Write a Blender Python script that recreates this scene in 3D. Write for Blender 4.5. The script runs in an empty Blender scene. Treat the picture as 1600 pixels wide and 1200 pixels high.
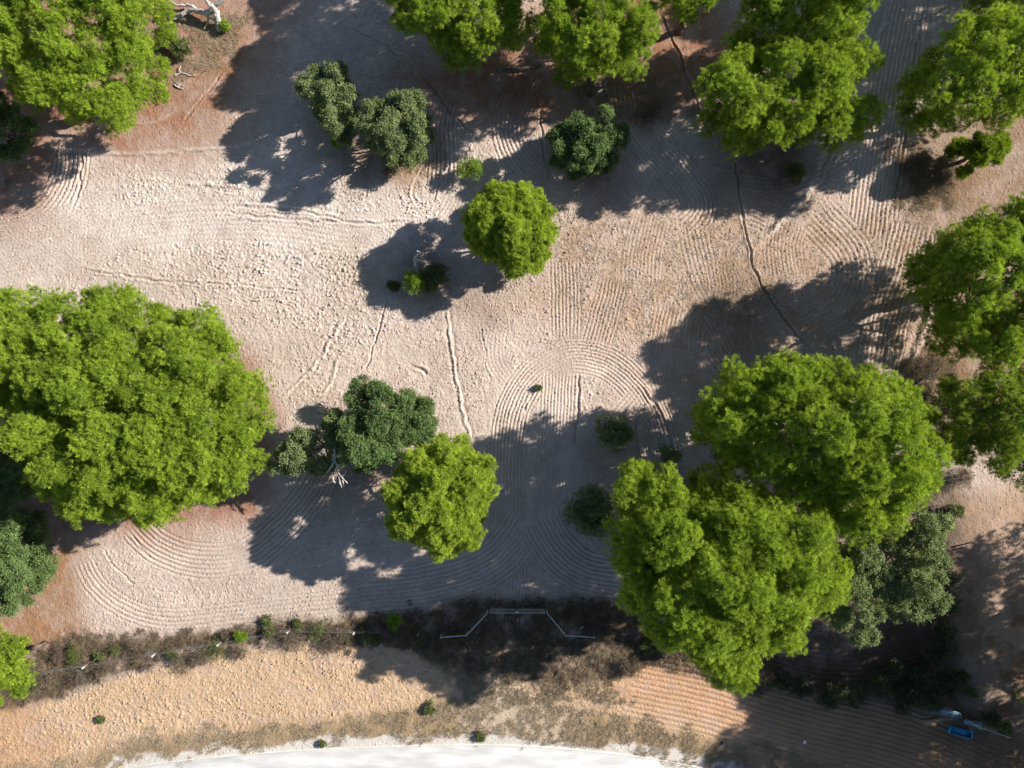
import bpy, math, random
import numpy as np
from mathutils import Vector

# ------------------------------------------------------------------ camera, sky, sun, exposure
S = bpy.context.scene
COL = S.collection
H = 59.0            # drone height in metres
F = 1122.0          # focal length in photo pixels (1600 wide)
cam_d = bpy.data.cameras.new('camera')
cam_d.sensor_width = 36.0
cam_d.lens = 36.0 * F / 1600.0
cam_d.clip_start = 0.5
cam_d.clip_end = 2000.0
cam = bpy.data.objects.new('camera', cam_d)
cam.location = (0, 0, H)
cam.rotation_euler = (0, 0, 0)
COL.objects.link(cam)
S.camera = cam

SUN_AZ = math.radians(18.0)      # counter-clockwise from +X
SUN_EL = math.radians(31.0)
W = bpy.data.worlds.new('World')
S.world = W
W.use_nodes = True
nt = W.node_tree
bg = nt.nodes['Background']
sky = nt.nodes.new('ShaderNodeTexSky')
sky.sky_type = 'NISHITA'
sky.sun_disc = False
sky.sun_elevation = SUN_EL
sky.sun_rotation = math.pi / 2 - SUN_AZ
nt.links.new(sky.outputs[0], bg.inputs[0])
bg.inputs[1].default_value = 0.068
sky.ozone_density = 1.8
sky.dust_density = 0.4
sl = bpy.data.lights.new('sun', 'SUN')
sl.energy = 5.0
sl.angle = math.radians(0.5)
sl.color = (1.0, 0.95, 0.87)
sun = bpy.data.objects.new('sun', sl)
dv = Vector((math.cos(SUN_AZ) * math.cos(SUN_EL), math.sin(SUN_AZ) * math.cos(SUN_EL), math.sin(SUN_EL)))
sun.rotation_euler = dv.to_track_quat('Z', 'Y').to_euler()
sun.location = (60, 20, 60)
COL.objects.link(sun)
S.view_settings.view_transform = 'Standard'
S.view_settings.look = 'None'
S.view_settings.exposure = 1.0
S.view_settings.gamma = 1.0
S.view_settings.use_curve_mapping = False

# ------------------------------------------------------------------ helpers
K = 1.42            # lit-ground factor used to turn observed tones into surface colours

def lin(r, g, b):
    return np.array([(c / 255.0) ** 2.2 for c in (r, g, b)])

def alb(r, g, b):
    return lin(r, g, b) / (K * np.array([1.00, .995, .99]))

def wp(px, py, z=0.0):
    k = (H - z) / F
    return np.array([(px - 800.0) * k, (600.0 - py) * k])

def tag(o, label=None, cat=None, group=None, kind=None):
    if label: o['label'] = label
    if cat: o['category'] = cat
    if group: o['group'] = group
    if kind: o['kind'] = kind
    return o

def empty(name, loc, label, cat, group=None):
    o = bpy.data.objects.new(name, None)
    o.location = loc
    o.empty_display_size = 0.5
    COL.objects.link(o)
    return tag(o, label, cat, group)

def mesh_np(name, verts, faces_n, mat, parent=None, attr=None, faces=None, loc=(0, 0, 0), smooth=False, color=None):
    """verts (N,3); faces_n = verts per face laid out in order, or faces = (M,k) index array"""
    me = bpy.data.meshes.new(name)
    verts = np.asarray(verts, dtype=np.float32)
    if faces is None:
        m = len(verts) // faces_n
        idx = np.arange(m * faces_n, dtype=np.int32)
    else:
        faces = np.asarray(faces, dtype=np.int32)
        m, faces_n = faces.shape
        idx = faces.ravel()
    me.vertices.add(len(verts))
    me.vertices.foreach_set('co', verts.ravel())
    me.loops.add(m * faces_n)
    me.loops.foreach_set('vertex_index', idx)
    me.polygons.add(m)
    me.polygons.foreach_set('loop_start', np.arange(m, dtype=np.int32) * faces_n)
    me.polygons.foreach_set('loop_total', np.full(m, faces_n, dtype=np.int32))
    if smooth:
        me.polygons.foreach_set('use_smooth', np.ones(m, dtype=bool))
    if attr is not None:
        a = me.attributes.new('tint', 'FLOAT', 'FACE')
        a.data.foreach_set('value', np.asarray(attr, dtype=np.float32))
    if color is not None:
        a = me.attributes.new('soil', 'FLOAT_COLOR', 'POINT')
        c = np.ones((len(verts), 4), dtype=np.float32)
        c[:, :3] = color
        a.data.foreach_set('color', c.ravel())
    me.update(calc_edges=True)
    me.materials.append(mat)
    o = bpy.data.objects.new(name, me)
    o.location = loc
    COL.objects.link(o)
    if parent is not None:
        o.parent = parent
    return o

def cat_rom(pts, step=8):
    p = np.asarray(pts, dtype=float)
    if len(p) < 3:
        return p
    P = np.vstack([2 * p[0] - p[1], p, 2 * p[-1] - p[-2]])
    out = []
    for i in range(1, len(P) - 2):
        for t in np.linspace(0, 1, step, endpoint=False):
            a, b, c, d = P[i - 1], P[i], P[i + 1], P[i + 2]
            out.append(0.5 * ((2 * b) + (-a + c) * t + (2 * a - 5 * b + 4 * c - d) * t * t + (-a + 3 * b - 3 * c + d) * t ** 3))
    out.append(P[-2])
    return np.array(out)

# ------------------------------------------------------------------ materials
def mat_leaf(name, dark, light, trans=0.35, rough=0.55, tr_col=None):
    m = bpy.data.materials.new(name)
    m.use_nodes = True
    n = m.node_tree; n.nodes.clear()
    out = n.nodes.new('ShaderNodeOutputMaterial')
    at = n.nodes.new('ShaderNodeAttribute'); at.attribute_name = 'tint'; at.attribute_type = 'GEOMETRY'
    ramp = n.nodes.new('ShaderNodeValToRGB')
    ramp.color_ramp.elements[0].color = (*dark, 1)
    ramp.color_ramp.elements[1].color = (*light, 1)
    n.links.new(at.outputs['Fac'], ramp.inputs[0])
    pb = n.nodes.new('ShaderNodeBsdfPrincipled')
    pb.inputs['Roughness'].default_value = rough
    pb.inputs['Specular IOR Level'].default_value = 0.25
    tr = n.nodes.new('ShaderNodeBsdfTranslucent')
    mx = n.nodes.new('ShaderNodeMixShader'); mx.inputs[0].default_value = trans
    n.links.new(ramp.outputs[0], pb.inputs['Base Color'])
    mul = n.nodes.new('ShaderNodeMix'); mul.data_type = 'RGBA'; mul.blend_type = 'MULTIPLY'
    mul.inputs[0].default_value = 1.0
    n.links.new(ramp.outputs[0], mul.inputs[6])
    mul.inputs[7].default_value = (*(tr_col or (1.5, 1.5, 0.6)), 1)
    n.links.new(mul.outputs[2], tr.inputs[0])
    n.links.new(pb.outputs[0], mx.inputs[1]); n.links.new(tr.outputs[0], mx.inputs[2])
    n.links.new(mx.outputs[0], out.inputs[0])
    return m

def mat_noise(name, c1, c2, scale=8.0, rough=0.85, bump=0.4, stretch=(1, 1, 1), dist=0.02, metal=0.0, detail=5.0):
    m = bpy.data.materials.new(name)
    m.use_nodes = True
    n = m.node_tree
    pb = n.nodes['Principled BSDF']
    pb.inputs['Roughness'].default_value = rough
    pb.inputs['Metallic'].default_value = metal
    pb.inputs['Specular IOR Level'].default_value = 0.25
    tc = n.nodes.new('ShaderNodeTexCoord')
    mp = n.nodes.new('ShaderNodeMapping'); mp.inputs['Scale'].default_value = stretch
    nz = n.nodes.new('ShaderNodeTexNoise'); nz.inputs['Scale'].default_value = scale; nz.inputs['Detail'].default_value = detail
    ramp = n.nodes.new('ShaderNodeValToRGB')
    ramp.color_ramp.elements[0].position = 0.35; ramp.color_ramp.elements[1].position = 0.68
    ramp.color_ramp.elements[0].color = (*c1, 1); ramp.color_ramp.elements[1].color = (*c2, 1)
    bp = n.nodes.new('ShaderNodeBump'); bp.inputs['Strength'].default_value = bump; bp.inputs['Distance'].default_value = dist
    n.links.new(tc.outputs['Object'], mp.inputs[0]); n.links.new(mp.outputs[0], nz.inputs['Vector'])
    n.links.new(nz.outputs['Fac'], ramp.inputs[0]); n.links.new(ramp.outputs[0], pb.inputs['Base Color'])
    n.links.new(nz.outputs['Fac'], bp.inputs['Height']); n.links.new(bp.outputs[0], pb.inputs['Normal'])
    return m

def mat_ground():
    m = bpy.data.materials.new('soil')
    m.use_nodes = True
    n = m.node_tree
    pb = n.nodes['Principled BSDF']
    pb.inputs['Roughness'].default_value = 0.95
    pb.inputs['Specular IOR Level'].default_value = 0.1
    at = n.nodes.new('ShaderNodeAttribute'); at.attribute_name = 'soil'
    tc = n.nodes.new('ShaderNodeTexCoord')
    n1 = n.nodes.new('ShaderNodeTexNoise'); n1.inputs['Scale'].default_value = 9.0; n1.inputs['Detail'].default_value = 6; n1.inputs['Roughness'].default_value = 0.7
    n.links.new(tc.outputs['Object'], n1.inputs['Vector'])
    mr = n.nodes.new('ShaderNodeMapRange'); mr.inputs[1].default_value = 0.3; mr.inputs[2].default_value = 0.7; mr.inputs[3].default_value = 0.80; mr.inputs[4].default_value = 1.16
    n.links.new(n1.outputs['Fac'], mr.inputs[0])
    mul = n.nodes.new('ShaderNodeVectorMath'); mul.operation = 'SCALE'
    n.links.new(at.outputs['Color'], mul.inputs[0]); n.links.new(mr.outputs[0], mul.inputs['Scale'])
    n.links.new(mul.outputs[0], pb.inputs['Base Color'])
    bp = n.nodes.new('ShaderNodeBump'); bp.inputs['Strength'].default_value = 0.9; bp.inputs['Distance'].default_value = 0.075
    n2 = n.nodes.new('ShaderNodeTexNoise'); n2.inputs['Scale'].default_value = 2.0; n2.inputs['Detail'].default_value = 3
    vm = n.nodes.new('ShaderNodeVectorMath'); vm.operation = 'MULTIPLY_ADD'
    vm.inputs[1].default_value = (.5, .5, .5)
    n.links.new(tc.outputs['Object'], n2.inputs['Vector'])
    n.links.new(n2.outputs['Color'], vm.inputs[0]); n.links.new(tc.outputs['Object'], vm.inputs[2])
    vo = n.nodes.new('ShaderNodeTexVoronoi'); vo.inputs['Scale'].default_value = 4.2; vo.inputs['Randomness'].default_value = 1.0
    n.links.new(vm.outputs[0], vo.inputs['Vector'])
    vr = n.nodes.new('ShaderNodeMapRange'); vr.inputs[1].default_value = 0.05; vr.inputs[2].default_value = 0.42; vr.inputs[3].default_value = 1.0; vr.inputs[4].default_value = 0.0
    n.links.new(vo.outputs['Distance'], vr.inputs[0])
    sepc = n.nodes.new('ShaderNodeSeparateColor'); n.links.new(vo.outputs['Color'], sepc.inputs[0])
    pw = n.nodes.new('ShaderNodeMath'); pw.operation = 'POWER'; pw.inputs[1].default_value = 2.0
    n.links.new(sepc.outputs[0], pw.inputs[0])
    vv = n.nodes.new('ShaderNodeMath'); vv.operation = 'MULTIPLY'
    n.links.new(vr.outputs[0], vv.inputs[0]); n.links.new(pw.outputs[0], vv.inputs[1])
    ad = n.nodes.new('ShaderNodeMath'); ad.operation = 'ADD'
    n.links.new(vv.outputs[0], ad.inputs[0]); n.links.new(n1.outputs['Fac'], ad.inputs[1])
    n.links.new(ad.outputs[0], bp.inputs['Height']); n.links.new(bp.outputs[0], pb.inputs['Normal'])
    return m

M = {}
M['pine'] = mat_leaf('pine_needles', (0.085, 0.140, 0.012), (0.385, 0.505, 0.050), 0.36)
M['pine_yellow'] = mat_leaf('yellow_pine_needles', (0.115, 0.175, 0.016), (0.45, 0.56, 0.066), 0.36)
M['pine_dull'] = mat_leaf('dull_pine_needles', (0.075, 0.125, 0.012), (0.33, 0.42, 0.044), 0.32)
M['oak'] = mat_leaf('oak_leaves', (0.085, 0.115, 0.042), (0.26, 0.315, 0.130), 0.22, 0.75)
M['oak_green'] = mat_leaf('green_oak_leaves', (0.052, 0.088, 0.024), (0.18, 0.26, 0.085), 0.22, 0.7)
M['under'] = mat_leaf('shade_tinted_leaves', (0.022, 0.030, 0.012), (0.080, 0.100, 0.040), 0.15)  # leaf colour darkened to carry the deep shade at lower right
M['fresh'] = mat_leaf('fresh_leaves', (0.08, 0.15, 0.012), (0.26, 0.38, 0.04), 0.35)
M['olive'] = mat_leaf('olive_leaves', (0.055, 0.075, 0.02), (0.16, 0.18, 0.06), 0.2)
M['dry'] = mat_leaf('dry_twigs', (0.05, 0.038, 0.026), (0.23, 0.178, 0.12), 0.1, 0.9, (1, 1, 1))
M['straw'] = mat_leaf('dry_grass', (0.20, 0.16, 0.11), (0.50, 0.41, 0.28), 0.15, 0.9, (1, 1, 1))
M['bark'] = mat_noise('pine_bark', (0.06, 0.042, 0.034), (0.19, 0.135, 0.10), 5, 0.9, 0.8, (1, 1, .3), .05)
M['oak_bark'] = mat_noise('oak_bark', (0.05, 0.042, 0.036), (0.17, 0.145, 0.125), 6, 0.9, 0.9, (1, 1, .4), .05)
M['dead'] = mat_noise('dead_wood', (0.26, 0.23, 0.20), (0.62, 0.58, 0.53), 7, 0.85, 0.7, (1, 1, .4), .03)
M['post'] = mat_noise('post_wood', (0.42, 0.38, 0.33), (0.72, 0.67, 0.60), 9, 0.8, 0.3)
M['rail'] = mat_noise('galvanised_rail', (0.30, 0.34, 0.33), (0.50, 0.54, 0.52), 6, 0.55, 0.1)
M['wire'] = mat_noise('wire_steel', (0.25, 0.24, 0.23), (0.4, 0.38, 0.36), 6, 0.5, 0.1)
M['soil'] = mat_ground()
M['road'] = mat_noise('pale_pavement', (0.40, 0.39, 0.38), (0.56, 0.55, 0.54), .9, 0.9, 0.3, (.35, 1.6, 1), .02, detail=12)
M['road_edge'] = mat_noise('road_shoulder', (0.52, 0.49, 0.45), (0.66, 0.63, 0.58), 3, 0.95, 0.4, dist=.02, detail=9)
M['blue'] = mat_noise('blue_paint', (0.03, 0.22, 0.42), (0.06, 0.33, 0.56), 3, 0.45, 0.1)
M['greyblue'] = mat_noise('grey_blue_sheet', (0.09, 0.15, 0.19), (0.17, 0.24, 0.29), 3, 0.5, 0.1)
M['brown_board'] = mat_noise('brown_board', (0.13, 0.09, 0.055), (0.26, 0.19, 0.12), 4, 0.8, 0.3, (1, 6, 1))
M['litter'] = mat_noise('white_plastic', (0.6, 0.65, 0.7), (0.8, 0.82, 0.85), 5, 0.4, 0.1)

# ------------------------------------------------------------------ noise in numpy
RNG = np.random.default_rng(7)
TAB = RNG.random((512, 512))

def vnoise(x, y, off=0):
    xi = np.floor(x).astype(np.int64); yi = np.floor(y).astype(np.int64)
    fx = x - xi; fy = y - yi
    fx = fx * fx * (3 - 2 * fx); fy = fy * fy * (3 - 2 * fy)
    a = TAB[(xi + off) & 511, (yi + 3 * off) & 511]; b = TAB[(xi + 1 + off) & 511, (yi + 3 * off) & 511]
    c = TAB[(xi + off) & 511, (yi + 1 + 3 * off) & 511]; d = TAB[(xi + 1 + off) & 511, (yi + 1 + 3 * off) & 511]
    return (a * (1 - fx) + b * fx) * (1 - fy) + (c * (1 - fx) + d * fx) * fy

def rnoise(x, y, off=0, ang=0.6):
    c, s = math.cos(ang), math.sin(ang)
    return vnoise(c * x - s * y, s * x + c * y, off)

def fbm(x, y, off=0, octv=4):
    t = 0; a = 1; n = 0
    for i in range(octv):
        t = t + a * rnoise(x * 2 ** i, y * 2 ** i, off + 11 * i, 0.5 + i); n += a; a *= .55
    return t / n

# ------------------------------------------------------------------ the ground sheet
def axis(lo, hi, d, far):
    core = np.arange(lo, hi + d / 2, d)
    n = 22
    g = d * 1.6 ** np.arange(1, n)
    ext = np.cumsum(g); ext = ext[ext < far - max(abs(lo), abs(hi))]
    ext = np.append(ext, far - max(abs(lo), abs(hi)))
    return np.concatenate([lo - ext[::-1], core, hi + ext])

DX = 0.068
ax = axis(-44.0, 44.0, DX, 420.0)
ay = axis(-33.5, 33.5, DX, 420.0)
GX, GY = np.meshgrid(ax, ay)          # (ny, nx)
PXg = GX * F / H + 800.0              # ground position expressed on the plan
PYg = 600.0 - GY * F / H

# coarse signed distance to zones, sampled with warped coordinates
CS = 3.0
cx = np.arange(-500, 2100, CS); cy = np.arange(-400, 1600, CS)
CX, CY = np.meshgrid(cx, cy)

def poly_sd(poly, X, Y):
    p = np.asarray(poly, dtype=float)
    d2 = np.full(X.shape, 1e18); ins = np.zeros(X.shape, dtype=bool)
    for i in range(len(p)):
        a = p[i]; b = p[(i + 1) % len(p)]
        e = b - a; L = max(1e-9, e @ e)
        t = np.clip(((X - a[0]) * e[0] + (Y - a[1]) * e[1]) / L, 0, 1)
        dx = X - a[0] - t * e[0]; dy = Y - a[1] - t * e[1]
        d2 = np.minimum(d2, dx * dx + dy * dy)
        c = ((a[1] > Y) != (b[1] > Y)) & (X < (b[0] - a[0]) * (Y - a[1]) / ((b[1] - a[1]) if b[1] != a[1] else 1e-9) + a[0])
        ins ^= c
    return np.where(ins, np.sqrt(d2), -np.sqrt(d2))

def bil(A, X, Y):
    u = np.clip((X - cx[0]) / CS, 0, len(cx) - 1.001); v = np.clip((Y - cy[0]) / CS, 0, len(cy) - 1.001)
    ui = u.astype(int); vi = v.astype(int); fu = u - ui; fv = v - vi
    return (A[vi, ui] * (1 - fu) + A[vi, ui + 1] * fu) * (1 - fv) + (A[vi + 1, ui] * (1 - fu) + A[vi + 1, ui + 1] * fu) * fv

WXn = (fbm(GX * 0.45, GY * 0.45, 3, 5) - .5)
WYn = (fbm(GX * 0.45 + 50, GY * 0.45, 9, 5) - .5)

def zone(poly, soft=8.0, warp=40.0):
    A = poly_sd(poly, CX, CY)
    s = bil(A, PXg + WXn * warp, PYg + WYn * warp)
    return np.clip(s / soft * .5 + .5, 0, 1)

n_big = fbm(GX * .12, GY * .12, 21, 4)
n_mid = fbm(GX * .7, GY * .7, 33, 4)
n_fin = fbm(GX * 2.6, GY * 2.6, 45, 4)
n_vf = fbm(GX * 6.0, GY * 6.0, 57, 3)

col = np.empty(GX.shape + (3,)); col[:] = alb(222, 201, 186)
def blend(c, w):
    global col
    w = w[..., None]
    col = col * (1 - w) + np.asarray(c) * w

def ss(x, a, b):
    t = np.clip((x - a) / (b - a), 0, 1)
    return t * t * (3 - 2 * t)

# far outside the plan: woodland floor
blend(alb(158, 124, 98), np.clip((np.maximum(np.abs(PXg - 800) - 950, np.abs(PYg - 600) - 750)) / 120, 0, 1))
z_pale = zone([(-100, 330), (150, 250), (420, 240), (700, 300), (700, 440), (600, 500), (420, 440), (200, 430), (-100, 440)], 60)
blend(alb(232, 216, 203), z_pale)
z_tan = zone([(860, 330), (1120, 320), (1460, 330), (1470, 560), (1040, 660), (1020, 560), (880, 500), (800, 480)], 50)
blend(alb(200, 170, 145), z_tan * (.55 + .45 * ss(n_mid, .35, .6)))
blend(alb(175, 148, 118), z_tan * ss(n_big * .5 + n_mid * .5, .50, .72) * .6)
blend(alb(196, 178, 160), ss(n_big, .52, .7) * .4)
# reddish pine litter
lit = alb(168, 122, 97)
z_l1 = zone([(60, -60), (500, -80), (460, 20), (410, 110), (370, 190), (320, 245), (180, 250), (100, 240), (70, 330), (-60, 380), (-400, 300), (-400, -200), (60, -200)], 40, 60)
z_l2 = zone([(620, 130), (700, 90), (1080, -80), (1150, 60), (1120, 190), (1020, 170), (960, 210), (870, 190), (800, 200), (720, 190)], 35, 60)
z_l3 = zone([(370, 540), (400, 570), (430, 640), (440, 740), (400, 820), (300, 835), (150, 840), (30, 870), (-400, 880), (-400, 560)], 25, 40)
z_l4 = zone([(-400, 820), (120, 850), (125, 960), (140, 1010), (60, 1110), (-100, 1180), (-400, 1250)], 22, 40)
z_l5 = zone([(1380, 240), (1480, 170), (1800, 100), (1900, 400), (1800, 700), (1500, 720), (1400, 620), (1440, 560), (1460, 450), (1440, 330)], 30, 60)
z_l6 = zone([(1440, 700), (1500, 760), (1520, 1000), (1450, 1120), (1200, 1060), (1120, 1060), (1080, 1030), (1180, 900)], 30, 60)
for z, w, c in ((z_l1, .95, lit), (z_l2, .95, alb(165, 118, 92)), (z_l3, .9, alb(166, 120, 99)), (z_l4, 1, alb(172, 130, 98)), (z_l5, .85, alb(150, 118, 90)), (z_l6, .9, alb(98, 82, 66))):
    blend(c, z * w * (.72 + .28 * ss(n_mid, .3, .6)))
z_path = zone([(1490, 780), (1600, 740), (1800, 700), (1800, 1300), (1560, 1120), (1500, 960)], 25)
blend(alb(196, 162, 136), z_path * .9)
blend(alb(150, 118, 94), z_path * ss(n_mid, .5, .65) * ss(PYg, 860, 960) * .8)
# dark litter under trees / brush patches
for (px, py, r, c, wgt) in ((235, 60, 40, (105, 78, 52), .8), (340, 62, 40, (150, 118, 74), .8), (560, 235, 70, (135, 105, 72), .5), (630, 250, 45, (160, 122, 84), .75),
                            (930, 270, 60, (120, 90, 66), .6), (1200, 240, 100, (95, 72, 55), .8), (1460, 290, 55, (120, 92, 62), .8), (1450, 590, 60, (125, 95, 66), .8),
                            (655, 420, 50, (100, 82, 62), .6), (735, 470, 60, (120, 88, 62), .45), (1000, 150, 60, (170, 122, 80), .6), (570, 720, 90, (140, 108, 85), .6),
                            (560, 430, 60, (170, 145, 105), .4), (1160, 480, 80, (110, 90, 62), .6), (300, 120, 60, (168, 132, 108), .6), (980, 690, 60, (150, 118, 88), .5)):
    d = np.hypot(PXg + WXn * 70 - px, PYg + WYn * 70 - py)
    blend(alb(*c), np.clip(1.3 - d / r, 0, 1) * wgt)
# bottom bands
z_or = zone([(-600, 1190), (-100, 1150), (60, 1100), (170, 1060), (330, 1016), (480, 1002), (620, 1005), (700, 1000), (900, 1010), (1050, 1030), (1250, 1080), (1460, 1130), (1700, 1200), (2100, 1400), (2100, 2000), (-600, 2000)], 10, 24)
blend(alb(214, 181, 147), z_or)
z_or2 = zone([(-200, 1110), (60, 1090), (100, 1150), (60, 1300), (-200, 1300)], 30)
blend(alb(205, 160, 122), z_or2 * .6)
z_or3 = zone([(1000, 1000), (1250, 1080), (1500, 1120), (1500, 1240), (1200, 1160), (960, 1090)], 24)
blend(alb(208, 160, 124), z_or3 * .7)
z_scrub = zone([(-200, 1080), (60, 1010), (130, 990), (200, 996), (290, 992), (420, 972), (600, 958), (760, 932), (930, 935), (1060, 990), (1230, 1060), (1180, 1085), (1030, 1035), (960, 1060), (880, 1080), (740, 1050), (640, 1015), (480, 1000), (330, 1014), (170, 1058), (60, 1098), (-200, 1170)], 10, 34)
blend(alb(112, 93, 74), z_scrub * (.75 + .25 * ss(n_mid, .3, .6)))
z_verge = zone([(-100, 1260), (90, 1190), (220, 1150), (400, 1136), (540, 1124), (650, 1100), (740, 1085), (900, 1100), (1000, 1125), (1150, 1160), (1330, 1200), (1500, 1260), (1500, 1500), (-100, 1500)], 12, 30)
blend(alb(168, 144, 112), z_verge * (.8 + .2 * ss(n_fin, .35, .6)))
d = np.hypot((PXg - 800) / 1.3 + WXn * 60, PYg - 1135 + WYn * 60)
blend(alb(212, 190, 165), np.clip(1.5 - d / 60, 0, 1) * .95)

ROAD_IN = cat_rom([(-700, 1560), (-300, 1335), (0, 1240), (200, 1200), (380, 1180), (560, 1169), (780, 1165), (960, 1179), (1100, 1202), (1300, 1250), (1600, 1350), (2000, 1560)], 10)
def line_y(P, X):
    return np.interp(X, P[:, 0], P[:, 1])
ry = line_y(ROAD_IN, PXg)
w_rs = np.clip((PYg - ry + 19 + WXn * 34 + (n_fin - .5) * 14) / 6, 0, 1) * (PYg < 1900)
blend(alb(228, 218, 206), w_rs)
col *= (0.86 + 0.28 * n_fin[..., None])
col *= (0.86 + 0.26 * n_mid[..., None])
blend(alb(205, 178, 165), ss(fbm(GX * .9, GY * .9, 160, 4), .52, .68) * .35 * (1 - w_rs))

z_or_shade = zone([(1180, 1090), (1450, 1125), (1700, 1180), (1700, 1400), (1350, 1260), (1190, 1180)], 50)
blend(alb(168, 134, 106), z_or_shade * .8)  # shade put into the soil colour at the strip's right end
z_dark_soil = zone([(1170, 1020), (1300, 1000), (1400, 950), (1475, 780), (1512, 800), (1500, 960), (1540, 1080), (1620, 1150), (1620, 1230), (1500, 1160), (1380, 1110), (1240, 1080)], 60, 90)
blend(alb(84, 70, 57), z_dark_soil * .9)  # dark soil, its colour deepened further for the lower-right shade
# ---- relief : clods
tilled = 1 - np.clip(z_l1 + z_l2 * .8 + z_l3 * .6 + z_l4 + z_l5 * .5 + z_scrub * .6 + z_path, 0, 1)
tilled = np.maximum(tilled, .22) * (1 - .85 * w_rs) * (1 - .55 * z_verge)
cl1 = ss(rnoise(GX * 3.4, GY * 3.4, 5, .3), .45, .95)
cl2 = ss(rnoise(GX * 5.6, GY * 6.2, 15, 1.1), .50, .95)
cl3 = ss(rnoise(GX * 2.0, GY * 2.2, 25, .9), .55, .95)
cl4 = ss(rnoise(GX * 8.5, GY * 9.0, 35, .2), .55, .95)
def clods(cell, rmin, rmax, prob, seed):
    rs = np.random.default_rng(seed)
    N = 256
    ox = rs.random((N, N)); oy = rs.random((N, N)); rr_ = rmin + (rmax - rmin) * rs.random((N, N)) ** 2; on = rs.random((N, N)) < prob; as_ = rs.random((N, N)) * math.pi
    gx = GX / cell; gy = GY / cell
    xi = np.floor(gx).astype(int); yi = np.floor(gy).astype(int)
    out = np.zeros(GX.shape)
    for dx in (-1, 0, 1):
        for dy in (-1, 0, 1):
            a = (xi + dx) & (N - 1); b = (yi + dy) & (N - 1)
            ux = (gx - (xi + dx) - ox[a, b]) * cell; uy = (gy - (yi + dy) - oy[a, b]) * cell
            c_ = np.cos(as_[a, b]); s_ = np.sin(as_[a, b])
            vx = (ux * c_ + uy * s_); vy = (-ux * s_ + uy * c_) * 1.5
            R_ = rr_[a, b]
            out = np.maximum(out, on[a, b] * R_ * np.clip(1.15 - (vx * vx + vy * vy) / (R_ * R_), 0, 1))
    return out
CL = (clods(.36, .06, .15, .5, 1) * .42 + clods(.23, .05, .10, .7, 2) * .75) * (.35 + 1.1 * fbm(GX * 1.7, GY * 1.7, 140, 3))
hz = CL * (.45 + 1.0 * ss(fbm(GX * .35, GY * .35, 70, 3), .3, .65)) + 0.006 * cl1 + 0.006 * cl2 + 0.008 * cl3 + .018 * cl4 + 0.045 * (n_vf - .5)
rough_zone = zone([(150, 280), (700, 300), (560, 560), (430, 600), (380, 480), (150, 420)], 80)
smooth_mid = zone([(100, 880), (600, 880), (640, 960), (120, 1000)], 30)
hz *= (0.95 + 0.75 * rough_zone - .2 * smooth_mid)
# small tractor ripple across the whole field (roughly east-west)
rip = np.cos(2 * math.pi * (GY + 1.2 * (vnoise(GX * .05, GY * .05, 4) - .5) * 8) / 0.36)
hz = hz + 0.006 * rip * ss(fbm(GX * .15, GY * .3, 80, 3), .42, .6)
hz = hz * tilled
base = (fbm(GX * .06, GY * .06, 90, 3) - .5) * .35
hgt = hz.copy()

# ---- harrow swaths : (path on plan, rows, spacing m, depth)
SW = [
 ([(793, 1000), (796, 900), (792, 800), (793, 700), (802, 640), (830, 590), (872, 562), (908, 556), (955, 570), (995, 605), (1020, 645), (1036, 700), (1042, 780)], 11, .285, .07),
 ([(876, 575), (872, 640), (868, 720), (862, 800), (850, 880)], 12, .27, .055),
 ([(882, 400), (884, 470), (884, 535)], 9, .30, .055),
 ([(960, 430), (948, 480), (930, 545)], 9, .30, .05),
 ([(1045, 470), (1030, 560), (1050, 640)], 8, .32, .04),
 ([(940, 700), (975, 660), (1010, 620)], 9, .34, .045),
 ([(205, 815), (240, 850), (290, 872), (345, 876), (395, 862), (440, 825), (480, 780), (510, 730)], 9, .36, .07),
 ([(125, 870), (150, 915), (195, 950), (260, 968), (360, 960), (480, 945), (600, 932)], 6, .36, .05),
 ([(112, 225), (106, 280), (75, 330), (20, 362), (-80, 385)], 10, .34, .08),
 ([(560, 925), (660, 915), (750, 890), (800, 850), (830, 800)], 11, .36, .075),
 ([(1000, 905), (920, 895), (870, 860), (835, 800)], 11, .36, .075),
 ([(700, 150), (690, 200), (692, 250), (688, 300)], 8, .34, .075),
 ([(835, 110), (800, 170), (795, 215), (812, 250), (850, 285)], 9, .34, .07),
 ([(985, 120), (1000, 200), (1050, 260), (1090, 320), (1060, 360)], 10, .36, .07),
 ([(1150, 290), (1215, 295), (1290, 270), (1340, 240)], 9, .38, .055),
 ([(1150, 330), (1180, 330), (1240, 360)], 8, .36, .055),
 ([(1420, 0), (1400, 100), (1385, 200), (1370, 300), (1360, 380)], 12, .36, .06),
 ([(1430, 340), (1410, 420), (1385, 500), (1370, 580)], 11, .38, .06),
 ([(1270, 330), (1330, 400), (1320, 470), (1250, 520)], 10, .40, .045),
 ([(1090, 560), (1100, 500), (1130, 560), (1190, 620)], 9, .36, .06),
 ([(1080, 350), (1100, 430), (1140, 500)], 8, .36, .035),
 ([(980, 1060), (1100, 1085), (1260, 1130), (1420, 1170), (1560, 1230)], 16, .42, .055),
 ([(1180, 1000), (1280, 1030), (1360, 1030), (1440, 1000)], 9, .42, .07),
 ([(640, 330), (560, 365), (460, 350), (330, 345), (180, 360), (60, 400), (-80, 430)], 9, .40, .02),
 ([(1235, 335), (1222, 385), (1230, 440)], 12, .30, .03), ([(1020, 330), (1005, 390), (1000, 450)], 12, .30, .028), ([(1120, 400), (1128, 450), (1120, 480)], 9, .30, .028), ([(780, 500), (775, 560), (800, 600)], 6, .3, .02), ([(720, 300), (705, 330), (690, 350)], 8, .3, .03), ([(180, 300), (100, 345), (0, 380)], 8, .33, .03),
]
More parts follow.
